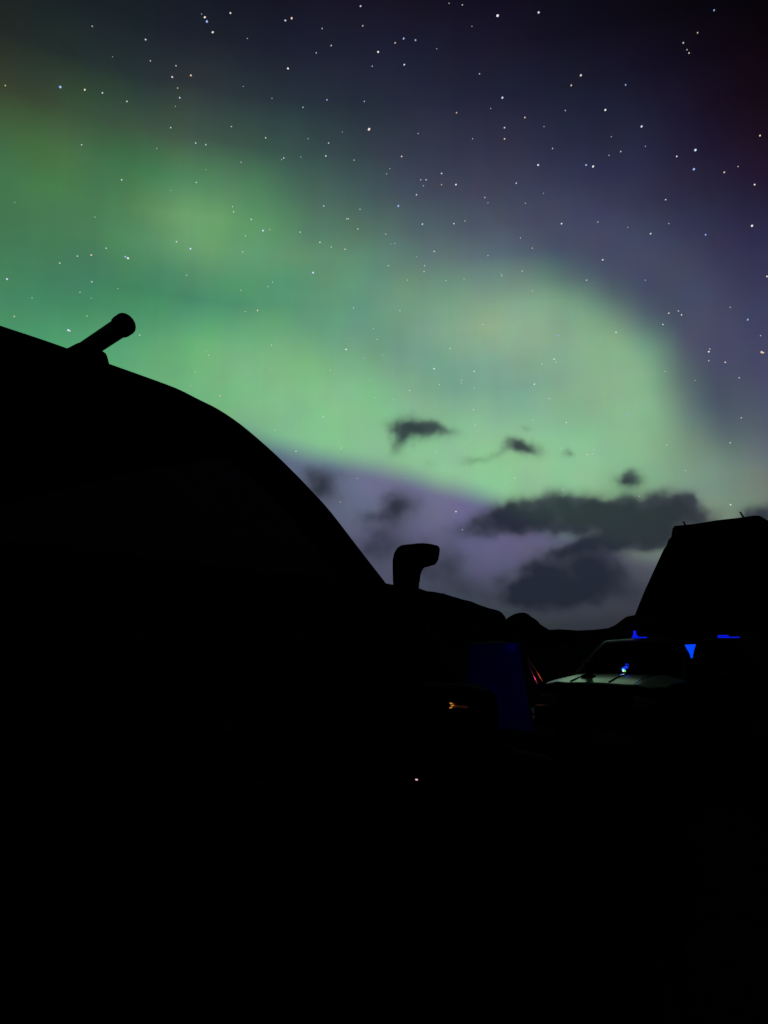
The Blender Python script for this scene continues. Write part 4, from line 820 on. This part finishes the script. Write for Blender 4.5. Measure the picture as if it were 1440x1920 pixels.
# small dash lamps behind the windscreen: things that glow blue, cyan and green
M['blue_glow'] = glowmat('blue_glow', (0.001, 0.010, 0.80), 0.9)
M['bright_blue_glow'] = glowmat('bright_blue_glow', (0.0, 0.065, 1.0), 0.95)
M['cyan_glow'] = glowmat('cyan_glow', (0.15, 0.8, 1.0), 1.3)
M['green_glow'] = glowmat('green_glow', (0.3, 1.0, 0.1), 0.9)
M['white_glow'] = glowmat('white_glow', (0.9, 1.0, 1.0), 1.6)
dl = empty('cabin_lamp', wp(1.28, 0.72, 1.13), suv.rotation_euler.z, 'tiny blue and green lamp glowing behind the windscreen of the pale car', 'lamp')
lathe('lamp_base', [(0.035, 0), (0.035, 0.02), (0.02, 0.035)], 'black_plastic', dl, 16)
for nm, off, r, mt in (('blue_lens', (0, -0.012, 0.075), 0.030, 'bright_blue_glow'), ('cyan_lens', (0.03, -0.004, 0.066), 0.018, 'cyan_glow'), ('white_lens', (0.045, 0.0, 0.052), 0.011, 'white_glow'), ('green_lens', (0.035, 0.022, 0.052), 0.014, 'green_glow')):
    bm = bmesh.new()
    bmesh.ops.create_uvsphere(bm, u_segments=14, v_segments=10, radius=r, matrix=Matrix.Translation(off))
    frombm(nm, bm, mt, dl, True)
# slanting blue smear above the lens, its glow painted as emission
prism('blue_smear', [(-0.02, 0.09), (0.05, 0.085), (0.075, 0.15), (0.02, 0.16)], -0.012, 0.0, 'blue_glow', dl, 0.003, lambda c: Vector((c.y, c.x, c.z)))
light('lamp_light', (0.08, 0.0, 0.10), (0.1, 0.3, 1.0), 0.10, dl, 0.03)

# blue-lit cabin surface at the windscreen's far edge, its light painted as emission
tl = prism('blue_lit_patch', [(-0.075, 0.095), (0.075, 0.10), (0.045, 0.02), (0.018, -0.09), (-0.003, -0.10), (-0.018, -0.05)], -0.006, 0.006, 'bright_blue_glow', None, 0.004)
tl.location = wp(1.52, 1.62, 1.47)
tl.rotation_euler = (0, 0, R(-16))
tag(tl, 'blue-lit triangular cabin surface, its light painted on, at the right edge of the windscreen', 'lamp')

# ------------------------------------------------------------------ roof tent
tent = empty('roof_tent', wp(2.0, 0.6, 1.74), suv.rotation_euler.z, 'black canvas roof tent standing open on top of the pale car', 'tent')
F = [(0.60, 1.80), (0.62, 2.03), (0.70, 2.20), (0.81, 2.42), (0.98, 2.73), (1.14, 3.02), (1.19, 3.08), (1.23, 3.17), (1.275, 3.21), (1.30, 3.33), (1.335, 3.375), (1.65, 3.375), (1.98, 3.395), (2.3, 3.395), (2.48, 3.405), (2.56, 3.395), (2.61, 3.34), (2.625, 3.17), (2.69, 3.12), (2.78, 2.9), (2.9, 2.5), (2.98, 2.1), (3.0, 1.80)]
def tp(al, be, z):                # to the tent's own axes
    return Vector((-(al - 2.0), be - 0.6, z - 1.74))
def ring_at(al, k, dz=0.0):
    cx = 1.85
    return [tp(al, cx + (b - cx) * k, 1.80 + (z - 1.80) * (1 + dz)) for b, z in F]
rows = [ring_at(2.0, 1), ring_at(2.25, 1.0, -0.008), ring_at(2.6, 0.995, -0.015), ring_at(2.95, 0.99, -0.02), ring_at(3.3, 0.98, -0.03)]
sheet('canvas', rows, 'dark_fabric', tent, 0.006)
for al, k, dz in ((2.003, 1, 0), (3.297, 0.98, -0.03)):
    bm = bmesh.new()
    bm.faces.new([bm.verts.new(p) for p in ring_at(al, k * 0.998, dz)])
    frombm('end_wall', bm, 'dark_fabric', tent)
prism('window_flap', [(1.35, 2.1), (2.35, 2.1), (2.25, 2.85), (1.45, 2.85)], 1.975, 1.99, 'dark_fabric', tent, 0.01, lambda c: tp(c.y, c.x, c.z))
box('base_platform', tp(2.66, 1.8, 1.765), (1.34, 2.44, 0.05), 'black_plastic', tent, 0.012)
for b0, z0_, b1, z1_ in ((1.50, 3.38, 1.485, 3.425), (2.345, 3.395, 2.31, 3.475)):
    tube('spring_rod', [tp(2.0, b0, z0_ - 0.2), tp(1.99, b0, z0_), tp(1.97, b1, z1_)], [0.012, 0.014, 0.012], 'dark_metal', tent, 6)
for bb in (2.45, 2.85):
    tube('ladder_rail', [tp(3.0 - 0.0, bb + 0.05, 1.74), tp(3.0, bb + 0.35, 0.0)], 0.018, 'dark_metal', tent, 8)
# blue light bars between roof and tent floor
for (be, ln, lab) in ((2.02, 0.30, 'thin blue light bar glowing under the tent, right of the windscreen'), (0.70, 0.24, 'short blue light bar with a small cone at the left foot of the tent')):
    lb = empty('light_bar', wp(1.93, be, 1.668 if be > 1 else 1.675), suv.rotation_euler.z, lab, 'lamp', 'blue light bars under the roof tent')
    box('led_strip', (0, 0, 0), (0.02, ln, 0.016), 'blue_glow', lb, 0.003)
    if be > 1:
        box('led_strip', (0, -0.07, 0.024), (0.02, 0.15, 0.018), 'blue_glow', lb, 0.005)
        box('bracket', (-0.012, 0.05, 0.0), (0.01, ln, 0.03), 'black_plastic', lb, 0.002)
    else:
        prism('cone_lens', [(-0.115, -0.008), (-0.0, -0.008), (-0.028, 0.022), (-0.052, 0.052), (-0.056, 0.105), (-0.082, 0.105), (-0.09, 0.05)], -0.02, 0.02, 'blue_glow', lb, 0.004, lambda c: Vector((c.y, c.x, c.z)))
        box('bracket', (-0.012, 0.0, 0.0), (0.01, ln, 0.02), 'black_plastic', lb, 0.002)

# dark lantern with a round foot standing on the bonnet
ln = empty('camping_lantern', wp(0.45, 0.56, 1.113), 0, 'small unlit black lantern with round foot standing on the pale bonnet', 'lantern')
lathe('foot', [(0.02, 0.0), (0.108, 0.0), (0.112, 0.012), (0.09, 0.028), (0.05, 0.042), (0.045, 0.06)], 'black_plastic', ln, 24)
lathe('body', [(0.043, 0.06), (0.05, 0.07), (0.055, 0.1), (0.055, 0.19), (0.04, 0.205), (0.015, 0.21)], 'black_plastic', ln, 20)
tube('handle', [(0.05, 0, 0.19), (0.045, 0, 0.245), (0, 0, 0.27), (-0.045, 0, 0.245), (-0.05, 0, 0.19)], 0.004, 'dark_metal', ln, 6)

# ------------------------------------------------------------------ blue fabric shelter between the cars
fabric('blue_canvas', (0.003, 0.012, 0.42), 0.55)
sh = empty('canvas_shelter', (1.93, 12.9, 0), R(-11), 'narrow dark blue canvas shelter left of the pale car, glowing faintly', 'tent')
bx0, bx1, tx0, tx1, yb = -0.60, 0.60, -0.42, 0.40, 0.62
zt = 1.585
bot = [Vector((bx0, -yb, 0)), Vector((bx1, -yb, 0)), Vector((bx1, yb, 0)), Vector((bx0, yb, 0))]
top = [Vector((tx0, -yb * .7, zt)), Vector((tx1, -yb * .7, zt)), Vector((tx1, yb * .7, zt)), Vector((tx0, yb * .7, zt))]
for k in range(4):
    a0, a1, b0, b1 = bot[k], bot[(k + 1) % 4], top[k], top[(k + 1) % 4]
    rows = []
    for i in range(9):
        v = i / 8
        row = []
        for j in range(9):
            u = j / 8
            p = (a0.lerp(a1, u)).lerp(b0.lerp(b1, u), v)
            c = Vector((p.x, p.y, 0)).normalized()
            p = p - c * 0.03 * math.sin(math.pi * u) * math.sin(math.pi * v) + c * 0.006 * math.sin(u * 19 + v * 7)
            row.append(p)
        rows.append(row)
    sheet('fabric_wall', rows, 'blue_canvas', sh)
    tube('pole', [a0, b0], 0.012, 'black_rubber', sh, 8)
apex = Vector((0, 0, zt + 0.05))
bm = bmesh.new()
tv = [bm.verts.new(p) for p in top]; av = bm.verts.new(apex)
for k in range(4):
    bm.faces.new((tv[k], tv[(k + 1) % 4], av))
frombm('fabric_roof', bm, 'dark_fabric', sh)
light('shelter_light', (0.27, -0.37, 1.53), (0.0, 0.03, 1.0), 0.03, sh, 0.05)

# guy ropes from the shelter to the car's front corner
for nm, pts, mt, lab in (('guy_rope', [(2.355, 12.35, 1.345), (2.305, 11.5, 1.195), (2.245, 10.70, 1.052)], 'orange_cord', 'upper orange guy rope running from the blue shelter to the bonnet corner'),
                     ('guy_rope', [(2.36, 12.35, 1.28), (2.255, 11.5, 1.150), (2.160, 10.66, 1.020)], 'pink_cord', 'lower pink guy rope ending beside the bonnet corner')):
    tag(tube(nm, pts, 0.0085, mt, None, 6), lab, 'rope', 'guy ropes of the blue shelter')
mk = box('added_rope_lens', (XA(0.12), YB(-0.008), 0.80), (0.08, 0.02, 0.035), glowmat('added_lens_glow', (1.0, 0.2, 0.05), 0.5), suv, 0.004)  # added glowing lens, turned out of view, for the rope light
light('added_rope_light', (XA(0.20), YB(-0.28), 0.97), (1.0, 0.40, 0.24), 5.0, suv, 0.02)  # added unseen warm light that brightens the guy ropes

# a few pale stones on the ground past the shelter
for i, (x, y, s, lab) in enumerate(((3.55, 18.2, 0.10, 'small grey stone lying nearest the pale bonnet corner'), (3.35, 17.2, 0.14, 'larger grey stone lying between the shelter and the pale car'), (3.10, 16.0, 0.12, 'flat grey stone lying lowest beside the foot of the blue shelter'))):
    bm = bmesh.new()
    bmesh.ops.create_icosphere(bm, subdivisions=3, radius=1)
    for v in bm.verts:
        v.co *= 1 + 0.25 * mnoise.noise(v.co * 1.4 + Vector((i * 5, 0, 0)))
        v.co = Vector((v.co.x * s * 1.2, v.co.y * s, v.co.z * s * 0.5))
    o = frombm('stone', bm, 'pale_stone', None, True)
    o.location = (x, y, s * 0.3)
    o.rotation_euler = (0, 0, i * 1.1)
    tag(o, lab, 'stone', 'stones between the cars')
